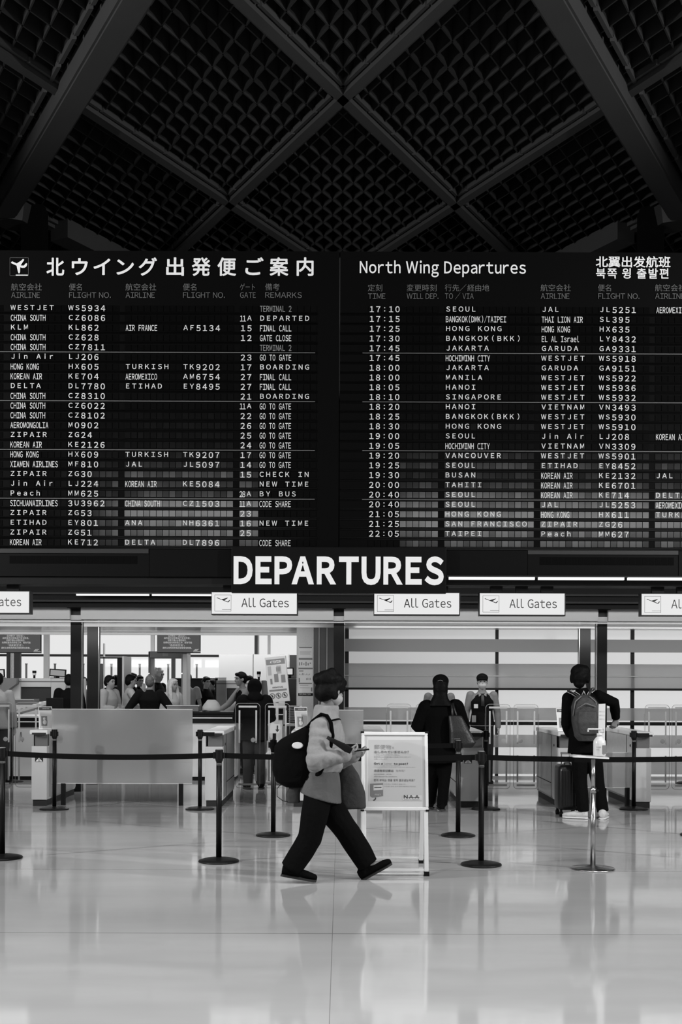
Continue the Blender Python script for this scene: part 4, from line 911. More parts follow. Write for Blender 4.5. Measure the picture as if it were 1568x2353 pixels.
table(618, 652, 1628, 17.3, 'short black table left of the notice pillar', None)
t = thing('roller_conveyor', 'white sloping roller conveyor in front of the left x-ray machine', 'conveyor'); d = 18.4; a, b = P(15, 1640, d), P(112, 1612, d)
k = MB(); slabpoly(k, [(a.x, a.z - .04), (b.x, b.z - .04), (b.x, b.z), (a.x, a.z)], d, d + .7); k.build('bed', M_wht, t)
for i in range(9): f = (i + .5) / 9; k = MB(); p = Vector((a.x + (b.x - a.x) * f, 0, a.z + (b.z - a.z) * f)); k.tube([(p.x, d + .05, p.z + .012), (p.x, d + .65, p.z + .012)], .022, 10); k.build('roller', M_pal, t)
for x in (a.x + .05, b.x - .05):
    for y in (d + .05, d + .65): MB().box(x - .02, x + .02, y - .02, y + .02, 0, a.z - .02).build('leg', M_mg, t)
floor_at(t)
def tray(px, py, d, w, label):
    t = thing('baggage_tray', label, 'tray', group='trays on the security tables'); p = P(px, py, d); k = MB(); h = .09
    for x0, x1, y0, y1, z0, z1 in ((-w, w, -.2, .2, 0, .012), (-w, w, -.2, -.185, .012, h), (-w, w, .185, .2, .012, h), (-w, -w + .015, -.185, .185, .012, h), (w - .015, w, -.185, .185, .012, h)): k.box(x0, x1, y0, y1, z0, z1)
    k.build('tub', M_mg, t); MB().box(-w - .015, w + .015, -.215, -.195, h - .012, h).build('rim', M_pal, t); t.location = p; return t
tray(55, 1619, 18.75, .20, 'dark baggage tray lying on the left roller conveyor')
tray(424, 1633.6, 17.7, .24, 'dark baggage tray on the black table in front of the long blonde hair')
k = MB(); k.loft([((0, 0, z), (u_, 0, 0), (0, v_, 0)) for z, u_, v_ in ((0, .15, .12), (.05, .15, .13), (.12, .12, .1), (.17, .06, .05))], 18); o = k.skin('folded_coat', mat('coat_pale', 0.36, 0.8), None, .014, 2, .02, 16, 4); o.location = P(486, 1633.5, 17.6)
tag(o, 'crumpled pale coat lying on the black inspection table', 'coat')
# tray rack
t = thing('tray_rack', 'white wire rack of trays left of the notice pillar', 'rack'); d = 16.35; a, b = P(653, 1664, d), P(690, 1623, d); k = MB()
for x in (a.x, b.x):
    for y in (d, d + .4): k.box(x - .012, x + .012, y, y + .02, 0, b.z)
k.build('post', M_wht, t); k = MB(); k.box(a.x - .02, b.x + .02, d, d + .42, a.z - .03, a.z, .004); k.box(a.x - .02, b.x + .02, d, d + .42, .3, .32); k.build('shelf', M_wht, t)
for i in range(7): z = a.z + .03 + i * .035; k = MB(); k.box(a.x + .06, b.x - .02, d + .02, d + .4, z, z + .016); k.build('stacked_tray', M_mid, t)
floor_at(t)
# walk-through detector, scanner posts, panels, cabinet
t = thing('metal_detector', 'grey walk-through metal detector arch under the second hanging screen', 'metal detector'); d = 20.9
pbox('crossbar', 341, 430, 1497, 1512, d, .5, mat('arch_grey', .10, .45), t, .01); pbox('leg', 340.5, 345.5, 1497, 1640, d, .5, mat('arch_grey', .10, .45), t, .01, 0.0); pbox('leg', 416.5, 430, 1503, 1640, d - .05, .5, M_pal, t, .01, 0.0); pbox('leg_edge', 416.5, 419.5, 1503, 1640, d - .06, .01, M_mid, t, 0, 0.0)
for px in (342.5, 418.3): p = P(px, 1547.5, d - .07); k = MB(); k.ell((p.x, p.y, p.z), .012, .01, .012, seg=10); k.build('indicator_lamp', M_lamp, t)
k = MB(); p = P(380, 1504, d); k.box(p.x - .05, p.x + .05, d - .004, d, p.z - .03, p.z + .03); k.build('number_plate', M_mid, t); floor_at(t)
t = thing('body_scanner', 'tall black scanner frame with a pale edge right of the second left pillar', 'scanner'); pbox('panel', 269, 280, 1512, 1640, 20.2, .7, M_blk, t, .005, 0.0); pbox('side_edge', 280.2, 285.5, 1508, 1640, 20.2, .7, M_pal, t, .003, 0.0); pbox('crossbar', 225, 280, 1510, 1513, 20.25, .1, M_blk, t); pbox('inner_panel', 224, 234.5, 1525, 1640, 20.3, .1, M_drk, t, 0, 0.0); floor_at(t)
t = thing('screen_board', 'pale partition board standing behind the vest staff member', 'partition'); pbox('panel', 503, 581.3, 1504, 1640, 25, .06, mat('board_pale', .40, .6), t, 0, 0.0); pbox('panel', 582.5, 663, 1504, 1640, 25, .06, mat('board_pale', .40, .6), t, 0, 0.0); pbox('joint', 581.3, 582.5, 1503, 1640, 25.0, .05, M_drk, t, 0, 0.0); floor_at(t)
t = thing('dark_screen_board', 'dark partition board left of the notice pillar', 'partition'); pbox('panel', 665.5, 690, 1506, 1640, 24.5, .06, M_drk, t, 0, 0.0); pbox('frame', 663, 665.5, 1503, 1640, 24.5, .06, M_pal, t, 0, 0.0); floor_at(t)
t = thing('security_cabinet', 'dark grey cabinet with pale top edge left of the notice pillar', 'cabinet'); pbox('body', 655, 690, 1560.5, 1640, 21.8, .5, M_drk, t, .004, 0.0); pbox('top', 652, 691, 1559, 1560.5, 21.78, .54, M_pal, t, .002); floor_at(t)
t = thing('low_screen_wall', 'low dark wall behind the queue of travellers', 'partition'); pbox('panel', 402, 500, 1559, 1660, 24.0, .08, M_blk, t, 0, 0.0); pbox('cap', 402, 500, 1558, 1559, 23.99, .1, M_mid, t); floor_at(t)
t = thing('machine_cover', 'clear acrylic sheet at the end of the right x-ray machine', 'acrylic sheet'); pbox('sheet', 494, 521, 1556, 1620, 20.2, .02, M_acr, t, 0, 0.0); pbox('film', 495, 520, 1557, 1618, 20.19, .005, glassy('hazy_film', .6, .3), t, 0, 1.0); floor_at(t)
# ATTENTION poster on its stand
t = thing('attention_poster', 'tilted white poster headed ATTENTION with three round pictograms', 'poster'); d = 17.0; a = P(637, 1561, d); w, h = 50 * d / F, 104 * d / F
T2 = Matrix.Rotation(math.radians(-5.5), 4, 'Y') @ Matrix.Rotation(math.radians(-14), 4, 'Z')
def part(name, m, fn, y): k = MB(); fn(k); o = k.build(name, m, t); o.data.transform(Matrix.Translation(a) @ T2); return o
part('board', M_pal, lambda k: k.box(-w / 2, w / 2, 0, .03, -h / 2, h / 2, .003), 0)
part('header_band', M_mid, lambda k: k.box(-w * .45, w * .45, -.002, 0, h * .33, h * .45), 0); part('foot_band', M_mid, lambda k: k.box(-w * .42, w * .42, -.002, 0, -h * .26, -h * .22), 0)
def lets(name, m, fn): L = Letters(); fn(L); o = L.build(name, m, t); o.data.transform(Matrix.Translation(a) @ T2); return o
lets('lettering', M_white, lambda L: L.line('ATTENTION', -w * .26, h * .365, -.004, h * .05, w * .52, .02)); lets('lettering', M_drk, lambda L: L.line('REMOVE', -w * .25, -h * .19, -.004, h * .03, w * .5, .02))
part('drawing', M_mid, lambda k: [k.box(x * w, (x + q) * w, -.002, 0, z * h, (z + r) * h) for x, q, z, r in ((-.33, .1, -.1, .12), (-.13, .2, -.06, .18), (.2, .2, -.08, .17), (.0, .2, .17, .1))], 0); part('drawing', mat('drawing_pale', .3, .6), lambda k: [k.box(x * w, (x + q) * w, -.002, 0, z * h, (z + r) * h) for x, q, z, r in ((-.4, .16, .1, .2), (.02, .22, .12, .18))], 0)
for i in range(3): lets('round_pictogram', M_drk, lambda L: [L.poly([(w * (-.3 + .3 * i) + w * .13 * rr * math.cos(q), -h * .36 + w * .13 * rr * math.sin(q)) for q, rr in ((j * math.pi / 12 + f * math.pi / 12, r0) for f, r0 in ((0, 1), (1, 1), (1, .82), (0, .82)))], -.004) for j in range(24)] + [L.poly([(w * (-.36 + .3 * i), -h * .34), (w * (-.31 + .3 * i), -h * .32), (w * (-.24 + .3 * i), -h * .38), (w * (-.29 + .3 * i), -h * .40)], -.004)])
k = MB(); k.box(a.x - .02, a.x + .02, d + .03, d + .06, 0.02, a.z); k.build('pole', M_pal, t); k = MB(); k.box(a.x - .2, a.x + .2, d - .12, d + .2, 0, .02); k.build('foot', M_mg, t); floor_at(t)
# notices on the pale pillar
def notice(px0, px1, py0, py1, label, fn):
    d = 17.196; t = thing('notice_sheet', label, 'notice', group='notices on the pale pillar'); a, b = P(px0, py1, d), P(px1, py0, d); k = MB(); k.box(a.x, b.x, d - .002, d + .003, a.z, b.z); k.build('sheet', mat('notice_white', .52, .5), t); L = Letters(); fn(L, a, b, d - .004); L.build('printing', mat('notice_print', .13, .6), t); return settle(t, Vector(((a.x + b.x) / 2, d, a.z)))
def rows(L, a, b, y, spec):
    W, Hh = b.x - a.x, b.z - a.z
    for x0, x1, z0, z1 in spec: L.poly([(a.x + W * x0, a.z + Hh * z0), (a.x + W * x1, a.z + Hh * z0), (a.x + W * x1, a.z + Hh * z1), (a.x + W * x0, a.z + Hh * z1)], y)
rr = random.Random(3)
notice(686, 719, 1487, 1534, 'upper white notice with a table of small print on the pale pillar', lambda L, a, b, y: rows(L, a, b, y, [(.05, .95, .96, 1), (.1, .9, .76, .775), (.1, .8, .7, .712), (.1, .85, .64, .652), (.02, .98, .38, .47)] + [(.05 + .15 * i, .12 + .15 * i, .08 + rr.random() * .1, .2 + rr.random() * .1) for i in range(6)]))
notice(686, 719, 1535, 1592, 'lower white notice with tiny figures on the pale pillar', lambda L, a, b, y: rows(L, a, b, y, [(.0, 1, .95, 1), (.03, .35, .86, .9), (.02, .1, .42, .6), (.03, .95, .36, .4), (.88, .97, .06, .22), (.1, .7, .3, .312), (.1, .8, .2, .212)] + [(.06 + .1 * i, .1 + .1 * i, .70 + rr.random() * .02, .74 + rr.random() * .06) for i in range(8)] + [(.55 + .09 * i, .59 + .09 * i, .52, .56 + rr.random() * .05) for i in range(4)]))
d = 17.196; t = thing('notice_banner', 'narrow dark banner below the notices on the pale pillar', 'notice'); pbox('band', 685.5, 719.5, 1593, 1599, d, .003, M_blk, t); L = Letters(); p = P(688, 1598, d); L.line('INFORMATION', p.x, p.z + .008, d - .003, .022, .17); L.build('lettering', M_pal, t); floor_at(t)
# ---------------------------------------------------------------- people
V = Vector
M_skin = mat('skin', 0.22, 0.5, spec=0.3); M_hair = mat('black_hair', 0.003, 0.6, spec=0.08, bump=0.25, bscale=40); M_mask = mat('white_mask', 0.34, 0.7)
M_eye = mat('eye_dark', 0.01, 0.3); M_lip = mat('lips', 0.16, 0.5)
def cloth(name, v): return mat('cloth_' + name, v * (.45 if v < .015 else 1), 0.9, spec=0.06, bump=0.35, bscale=22)
def hand(k, wr, d, nrm, side, curl=0.5, s=1.0):
    """palm, four unequal fingers bent towards the palm side and a thumb off its edge"""
    d = d.normalized(); nrm = (nrm - d * nrm.dot(d)).normalized(); lat = d.cross(nrm) * side
    k.loft([(wr, lat * .026 * s, nrm * .018 * s), (wr + d * .03 * s, lat * .034 * s, nrm * .017 * s), (wr + d * .07 * s, lat * .041 * s, nrm * .014 * s), (wr + d * .092 * s, lat * .040 * s, nrm * .011 * s)], 14)
    for i, (o, L) in enumerate(((-.031, .070), (-.0105, .080), (.0105, .076), (.031, .060))):
        p = wr + d * (.086 - abs(o) * .15) * s + lat * o * s; a = 0.25 * curl; pts = [p]; v = d + lat * o * 1.2
        v.normalize()
        for seg in (.45, .32, .25):
            a += curl * 0.75; u = (v * math.cos(a) - nrm * math.sin(a)).normalized(); p = p + u * L * seg * s; pts.append(p)
        k.tube(pts, [.0085 * s, .0082 * s, .0075 * s, .006 * s], 8)
    b = wr + d * .022 * s - lat * .026 * s; t1 = b + (d * .55 - lat * .75 - nrm * .25).normalized() * .036 * s; t2 = t1 + (d * .85 - lat * .3 - nrm * .35 * (0.5 + curl)).normalized() * .030 * s
    k.tube([b, t1, t2, t2 + (d * .9 - nrm * .3 * (1 + curl) + lat * .1) * .022 * s], [.013 * s, .011 * s, .0095 * s, .007 * s], 8)
def basis(f, up=V((0, 0, 1))):
    f = f.normalized(); r = f.cross(up).normalized(); u = r.cross(f); return Matrix((r, f, u)).transposed()
def head_parts(body, J, s=1.0):
    """skull, jaw, nose, ears and lips into the body; local axes right, forward, up"""
    B = basis(J['look'], J.get('headup', V((0, 0, 1)))); c = J['head']; p = lambda x, y, z: c + B @ V((x, y, z)) * s
    body.ell(p(0, -.008, .022), .074 * s, .092 * s, .093 * s, B); body.ell(p(0, .018, -.035), .058 * s, .070 * s, .078 * s, B); body.ell(p(0, .045, -.085), .032 * s, .030 * s, .026 * s, B)
    body.tube([p(0, .080, .010), p(0, .100, -.026), p(0, .088, -.036)], [.009 * s, .014 * s, .011 * s], 8)
    body.ell(p(0, .078, -.060), .022 * s, .010 * s, .009 * s, B)
    body.ell(p(0, .074, .030), .050 * s, .016 * s, .010 * s, B)
    for e in (-1, 1): body.ell(p(e * .075, -.008, -.010), .010 * s, .020 * s, .031 * s, B); body.ell(p(e * .036, .062, -.022), .020 * s, .016 * s, .016 * s, B)
    return B, p
def face_bits(t, J, s=1.0):
    B = basis(J['look'], J.get('headup', V((0, 0, 1)))); c = J['head']; p = lambda x, y, z: c + B @ V((x, y, z)) * s
    k = MB()
    for e in (-1, 1): k.ell(p(e * .031, .079, .005), .012 * s, .006 * s, .0055 * s, B, 10)
    k.build('eyes', M_eye, t, True)
    k = MB()
    for e in (-1, 1): k.tube([p(e * .015, .088, .024), p(e * .031, .088, .029), p(e * .047, .078, .023)], .004 * s, 6)
    k.build('eyebrows', M_hair, t, True)
def hair_mesh(t, J, kind, s=1.0, m=None, vox=.009):
    B = basis(J['look'], J.get('headup', V((0, 0, 1)))); c = J['head']; p = lambda x, y, z: c + B @ V((x, y, z)) * s; k = MB()
    k.ell(p(0, -.018, .040), .084 * s, .094 * s, .088 * s, B); k.ell(p(0, -.048, -.002), .080 * s, .066 * s, .088 * s, B)
    k.ell(p(0, .048, .082), .058 * s, .042 * s, .030 * s, B)
    if kind in ('short', 'thick'):
        for e in (-1, 1): k.ell(p(e * .070, -.020, .010), .014 * s, .040 * s, .050 * s, B)
    if kind == 'thick':
        k.ell(p(0, -.01, .065), .106 * s, .106 * s, .082 * s, B); k.ell(p(0, -.045, .0), .096 * s, .080 * s, .095 * s, B); k.ell(p(0, -.055, -.075), .062 * s, .045 * s, .05 * s, B); k.ell(p(0, .045, .085), .08 * s, .06 * s, .045 * s, B); [k.ell(p(e * .085, -.02, -.01), .022 * s, .045 * s, .06 * s, B) for e in (-1, 1)]
    if kind == 'bun': k.ell(p(0, -.125, .010), .045 * s, .042 * s, .045 * s, B); k.tube([p(0, -.09, .01), p(0, -.13, .01)], .03 * s, 10)
    if kind == 'loosebun':
        k.ell(p(0, -.095, .060), .078 * s, .070 * s, .074 * s, B); k.ell(p(0, -.02, .072), .098 * s, .100 * s, .078 * s, B); k.ell(p(0, -.080, -.03), .085 * s, .066 * s, .085 * s, B); k.ell(p(.02, -.06, .115), .055 * s, .05 * s, .04 * s, B); k.ell(p(-.03, -.14, .05), .04 * s, .04 * s, .045 * s, B)
        for e in (-1, 1): k.ell(p(e * .076, .004, .026), .018 * s, .062 * s, .052 * s, B); k.ell(p(e * .070, -.03, -.03), .02 * s, .04 * s, .05 * s, B)
        k.ell(p(0, .055, .075), .07 * s, .045 * s, .04 * s, B)
    if kind == 'pony': k.tube([p(0, -.10, .02), p(0, -.15, -.02), p(0, -.15, -.12), p(0, -.13, -.2)], [.03 * s, .036 * s, .03 * s, .012 * s], 10)
    if kind == 'long':
        for e in (-1, 1): k.tube([p(e * .066, .01, .05), p(e * .082, .015, -.05), p(e * .085, .03, -.15), p(e * .075, .05, -.27), p(e * .06, .06, -.37)], [(.03 * s, .03 * s), (.028 * s, .036 * s), (.03 * s, .04 * s), (.028 * s, .036 * s), (.012 * s, .016 * s)], 10)
        k.loft([(p(0, -.06, .02), B @ V((.08, 0, 0)), B @ V((0, .05, 0))), (p(0, -.075, -.14), B @ V((.09, 0, 0)), B @ V((0, .045, 0))), (p(0, -.07, -.3), B @ V((.08, 0, 0)), B @ V((0, .035, 0)))], 14)
    if kind == 'curly':
        rs = random.Random(5)
        for i in range(26): a, b = rs.uniform(0, 6.28), rs.uniform(-.3, 1.2); q = V((math.cos(a) * math.cos(b) * .092, math.sin(a) * math.cos(b) * .098 - .025, math.sin(b) * .10 + .03)); (q.y < .055 or q.z > .07) and k.ell(p(*q), .034 * s, .034 * s, .034 * s, B, 10)
    return k.skin('hair', m or M_hair, t, vox, 1, .008 if kind in ('thick', 'loosebun') else .004, 42, 3)
def mask_mesh(t, J, s=1.0):
    B = basis(J['look'], J.get('headup', V((0, 0, 1)))); c = J['head']; p = lambda x, y, z: c + B @ V((x, y, z)) * s; k = MB()
    k.ell(p(0, .030, -.052), .066 * s, .078 * s, .056 * s, B, 24); k.ell(p(0, .062, -.032), .035 * s, .044 * s, .040 * s, B, 16); k.ell(p(0, .05, -.085), .042 * s, .04 * s, .028 * s, B, 16)
    for e in (-1, 1): k.tube([p(e * .060, .045, -.03), p(e * .075, .0, .0), p(e * .078, -.018, .008)], .0035 * s, 6)
    return k.skin('face_mask', M_mask, t, .006, 3)
def torso_secs(J, g=0.0, s=1.0, hem=None, flare=0.0, wide=1.0):
    r = (J['sh_r'] - J['sh_l']); r = r.normalized(); f = V((0, 0, 1)).cross(r).normalized()
    w = (J['sh_r'] - J['sh_l']).length / 2; nk, pv = J['neck'], J['pelvis']; sh = (J['sh_r'] + J['sh_l']) / 2
    a = [(pv, .165 * s * wide + g, .118 * s + g), (pv.lerp(nk, .36), .135 * s * wide + g, .100 * s + g), (pv.lerp(nk, .70), max(.155 * s, w * .92) * wide + g, .118 * s + g), (sh - (nk - pv).normalized() * .03, w * .92 + g * .5, .088 * s + g), (nk + (nk - pv).normalized() * .0, .075 * s + g * .6, .068 * s + g * .6)]
    secs = [(c, r * u, f * v) for c, u, v in a]
    if hem is not None: secs = [(hem, r * (.175 * s * wide + g + flare), f * (.128 * s + g + flare))] + secs
    return secs, r, f
def figure(name, label, base, J, s=1.0, top=None, trousers=None, shoes=None, hair='short', hairm=None, mask=False, vox=.010, gear=(), legs=True, skinm=None, curl=(.5, .5), hn=None, group=None, eyes=True, hem=.09, g=.018, flare=.0, sleeve=1.0, wr_in=.012, tg=.028, noise=.004, neckr=.052, collar=True, vest=None):
    t = thing(name, label, 'person', base, 0.0, group); skinm = skinm or M_skin
    b = MB(); secs, r, f = torso_secs(J, -.004, s); b.loft(secs, 20)
    up = (J['head'] - J['neck']).normalized()
    b.tube([J['neck'] - up * .05, J['neck'] + up * .02, J['head'] - up * .03 - J['look'].normalized() * .015], [neckr * 1.25 * s, neckr * s, neckr * s], 14)
    head_parts(b, J, s)
    for q, e, w, h_, dd in (('sh_r', 'el_r', 'wr_r', 'hand_r', 1), ('sh_l', 'el_l', 'wr_l', 'hand_l', -1)):
        b.tube([J[q], J[q].lerp(J[e], .5), J[e], J[e].lerp(J[w], .4), J[w]], [.050 * s, .044 * s, .037 * s, .036 * s, .026 * s], 12); b.ell(J[q], .052 * s, .052 * s, .052 * s)
        d = J.get(h_, J[w] - J[e]); nrm = J.get(h_ + '_n', (-r if dd == 1 else r)); hand(b, J[w], d, -nrm, dd, curl[0 if dd == 1 else 1], s * .98)
    if legs:
        for sd in 'rl':
            b.tube([J['hip_' + sd], J['kn_' + sd], J['kn_' + sd].lerp(J['an_' + sd], .35), J['an_' + sd]], [.080 * s, .052 * s, .050 * s, .036 * s], 12)
            b.tube([J['an_' + sd], J['an_' + sd].lerp(J['toe_' + sd], .5) - V((0, 0, .012)), J['toe_' + sd]], [.034 * s, .032 * s, .022 * s], 10)
    b.skin('body', skinm, t, vox, 3)
    if eyes: face_bits(t, J, s)
    if hair: hair_mesh(t, J, hair, s, hairm, max(.009, vox * .8))
    if mask: mask_mesh(t, J, s)
    if top is not None:
        k = MB(); pv = J['pelvis']; hm = pv - V((0, 0, hem)); secs, r, f = torso_secs(J, g, s, hm, flare); k.loft(secs, 22)
        if collar: k.tube([J['neck'] - up * .03, J['neck'] + up * .035], [.078 * s, .064 * s], 14)
        for q, e, w in (('sh_r', 'el_r', 'wr_r'), ('sh_l', 'el_l', 'wr_l')):
            k.ell(J[q], .055 * s + g, .055 * s + g, .055 * s + g)
            if sleeve >= 1: k.tube([J[q], J[q].lerp(J[e], .5), J[e], J[e].lerp(J[w], .5), J[w] - (J[w] - J[e]).normalized() * wr_in], [.054 * s + g, .048 * s + g, .042 * s + g, .038 * s + g, .030 * s + g * .8], 12)
            else: k.tube([J[q], J[q].lerp(J[e], .75 * sleeve + .2)], [.056 * s + g, .055 * s + g], 12)
        k.skin('top' if vest is None else 'shirt', top, t, max(.009, vox), 4, noise, 15, 2)
    if vest is not None:
        k = MB(); secs, r, f = torso_secs(J, g + .012, s, J['pelvis'] - V((0, 0, hem * .6)), .0); q = secs[-2]; secs[-2] = (q[0] + up * .012, q[1] * .80, q[2]); secs[-1] = (secs[-1][0] - up * .012, secs[-1][1], secs[-1][2]); k.loft(secs, 22); k.skin('vest', vest, t, max(.009, vox), 3)
    if trousers is not None and legs:
        k = MB(); pv = J['pelvis']; r0 = (J['hip_r'] - J['hip_l']).normalized(); f0 = V((0, 0, 1)).cross(r0).normalized()
        k.loft([(pv + V((0, 0, .10)), r0 * .150 * s, f0 * .115 * s), (pv, r0 * .170 * s, f0 * .128 * s), (pv - V((0, 0, .09)), r0 * .168 * s, f0 * .125 * s)], 20)
        for sd in 'rl':
            K, A_, Hh = J['kn_' + sd], J['an_' + sd], J['hip_' + sd]; dn = (A_ - K).normalized()
            k.tube([Hh + V((0, 0, .02)), Hh.lerp(K, .5), K, K.lerp(A_, .5), A_ + dn * .005], [.086 * s + tg * .5, .072 * s + tg * .8, .056 * s + tg, .050 * s + tg, .042 * s + tg], 14)
        k.skin('trousers', trousers, t, max(.009, vox), 4, noise * 1.2, 13, 8)
    if shoes is not None and legs:
        for sd in 'rl':
            A_, T_ = J['an_' + sd], J['toe_' + sd]; fd = (T_ - A_); fl_ = V((fd.x, fd.y, 0)); fn = J.get('foot_' + sd, fl_).normalized(); sidev = fn.cross(V((0, 0, 1))).normalized(); upv = sidev.cross(fn).normalized(); H0 = J.get('heel_' + sd, A_ - V((0, 0, .055)) - fn * .055); k = MB(); Lf = .265 * s
            q = lambda a, z: H0 + fn * Lf * a + upv * z
            k.loft([(q(-.02, .04), upv * .032, sidev * .030), (q(.10, .045), upv * .045, sidev * .037), (q(.30, .042), upv * .043, sidev * .040), (q(.55, .035), upv * .034, sidev * .046), (q(.80, .028), upv * .027, sidev * .047), (q(.95, .024), upv * .021, sidev * .036), (q(1.01, .020), upv * .014, sidev * .020)], 16); k.tube([q(.13, .05), A_ + V((0, 0, .01))], [.046, .043], 12)
            o = k.skin('shoe', shoes, t, .008, 2)
            w = MB(); w.loft([(q(a, -.001), fn * .002 + upv * .010, sidev * ww) for a, ww in ((-.03, .022), (.05, .040), (.3, .041), (.6, .049), (.85, .048), (1.0, .026))], 10, True, .6); w.build('sole', mat('shoe_sole', .012, .7) if shoes is not M_wshoe else M_white, o)
    return t
M_wshoe = cloth('white_shoe', .55)
def stand(h=1.65, face=0.0, lean=0.0, arms='down', seed=0, tw=.0):
    """standing joints in metres for a person of height h facing +Y turned by face radians"""
    s = h / 1.68; J = dict(head=(0, .02 + lean * .55, 1.565), neck=(0, .0 + lean * .45, 1.40), pelvis=(0, 0, .93), sh_r=(.175, lean * .40, 1.36), sh_l=(-.175, lean * .40, 1.36), hip_r=(.085, 0, .88), hip_l=(-.085, 0, .88), kn_r=(.095, .02, .48), kn_l=(-.095, .02, .48), an_r=(.10, -.01, .075), an_l=(-.10, -.01, .075), toe_r=(.125, .16, .03), toe_l=(-.125, .16, .03), look=(0, 1, -.05))
    J.update(el_r=(.235, -.02 + lean * .3, 1.09), el_l=(-.235, -.02 + lean * .3, 1.09), wr_r=(.245, .05 + lean * .3, .85), wr_l=(-.245, .05 + lean * .3, .85))
    if arms == 'front': J.update(el_r=(.25, .03, 1.10), el_l=(-.25, .03, 1.10), wr_r=(.14, .24, 1.08), wr_l=(-.14, .24, 1.08))
    if arms == 'hips': J.update(el_r=(.36, -.05, 1.11), el_l=(-.36, -.05, 1.11), wr_r=(.24, .08, .95), wr_l=(-.24, .08, .95))
    if arms == 'wave': J.update(el_r=(.27, .12, 1.15), wr_r=(.22, .22, 1.40), hand_r=(0, .05, 1.0), el_l=(-.25, .02, 1.1), wr_l=(-.15, .22, 1.05))
    if arms == 'reach': J.update(el_r=(.22, .20 + lean * .3, 1.14), wr_r=(.16, .42 + lean * .3, 1.02), el_l=(-.22, .20 + lean * .3, 1.14), wr_l=(-.16, .42 + lean * .3, 1.02))
    R = Matrix.Rotation(face, 3, 'Z'); out = {}
    for k, v in J.items(): out[k] = R @ V(v) * (1.0 if k in ('look', 'hand_r') else s)
    return out, s

# --- the walking woman in the foreground
DW = 8.62; BW = P(765, 2024, DW); BW.z = 0
def W(px, py, dy=0.0): return P(px, py, DW + dy) - BW
J = dict(head=W(764, 1586), neck=W(748, 1640), pelvis=W(737, 1818), sh_r=W(740, 1668, -.165), sh_l=W(757, 1668, .165), el_r=W(727, 1748, -.235), wr_r=W(792, 1731, -.21), el_l=W(772, 1752, .20), wr_l=W(812, 1735, .02),
    hip_r=W(731, 1836, -.085), hip_l=W(743, 1836, .085), kn_r=W(712, 1927, -.09), kn_l=W(803, 1915, .09), an_r=W(669, 1995, -.085), an_l=W(845, 1986, .09), toe_r=W(714, 2018, -.09), toe_l=W(888, 1982, .09),
    look=V((1, .95, -.40)), hand_r=V((1, .25, .10)), hand_r_n=V((0, .45, .9)), hand_l=V((.9, -.5, .1)), hand_l_n=V((0, -.5, .9)), heel_r=W(648, 2010, -.085), heel_l=W(832, 2022, .09), foot_r=W(718, 2029) - W(648, 2017), foot_l=W(889, 1990) - W(832, 2022))
J['toe_r'].z = .035
jk = cloth('puffer', .24); M_tunic = cloth('tunic', .10); M_trs = cloth('black_trousers', .008); M_bsh = cloth('black_shoe', .008)
wt = figure('person', 'person walking right in a pale puffer jacket and black trousers, looking at a phone', BW, J, .99, None, M_trs, M_bsh, 'loosebun', None, True, .0055, curl=(.85, .7), tg=.040, noise=.006)
def local_torso(J, s, rows_):
    r = (J['sh_r'] - J['sh_l']).normalized(); f = V((0, 0, 1)).cross(r).normalized()
    return [(c, r * a, f * b) for c, a, b in rows_], r, f
# puffer jacket: quilted rolls on body and sleeves
k = MB(); sec, r, f = local_torso(J, 1, [(W(741, 1774), .165, .130), (W(742, 1762), .195, .155), (W(744, 1740), .20, .160), (W(747, 1700), .20, .155), (W(748, 1666), .185, .125), (W(749, 1646), .115, .098), (W(750, 1633), .098, .092), (W(752, 1621), .088, .084)]); k.loft(sec, 24)
for a, b, ra, rb, n in (('sh_r', 'el_r', .088, .082, 4), ('el_r', 'wr_r', .082, .062, 4), ('sh_l', 'el_l', .085, .078, 4), ('el_l', 'wr_l', .078, .058, 3)):
    for i in range(n + 1): q = J[a].lerp(J[b], i / n * (.97 if b[0] == 'w' else 1)); rr_ = ra + (rb - ra) * i / n; k.ell(q, rr_, rr_, rr_, seg=14)
    k.tube([J[a], J[b] - (J[b] - J[a]) * .02], [ra * .93, rb * .90], 14)
k.skin('jacket', jk, wt, .008, 2, .011, 34, 5)
k = MB(); sec, r, f = local_torso(J, 1, [(W(737, 1833), .20, .160), (W(738, 1805), .195, .150), (W(741, 1772), .175, .125)]); sec[0] = (sec[0][0], sec[0][1], sec[0][2] + V((0, 0, -.045))); sec[1] = (sec[1][0], sec[1][1], sec[1][2] + V((0, 0, -.02))); k.loft(sec, 24); k.skin('tunic', M_tunic, wt, .006, 10, .005, 14, 6)
k = MB(); k.tube([W(785, 1742, -.19), W(783, 1738, -.19)], .05, 10); k.skin('cuff', M_tunic, wt, .009, 2) if False else k.bm.free()
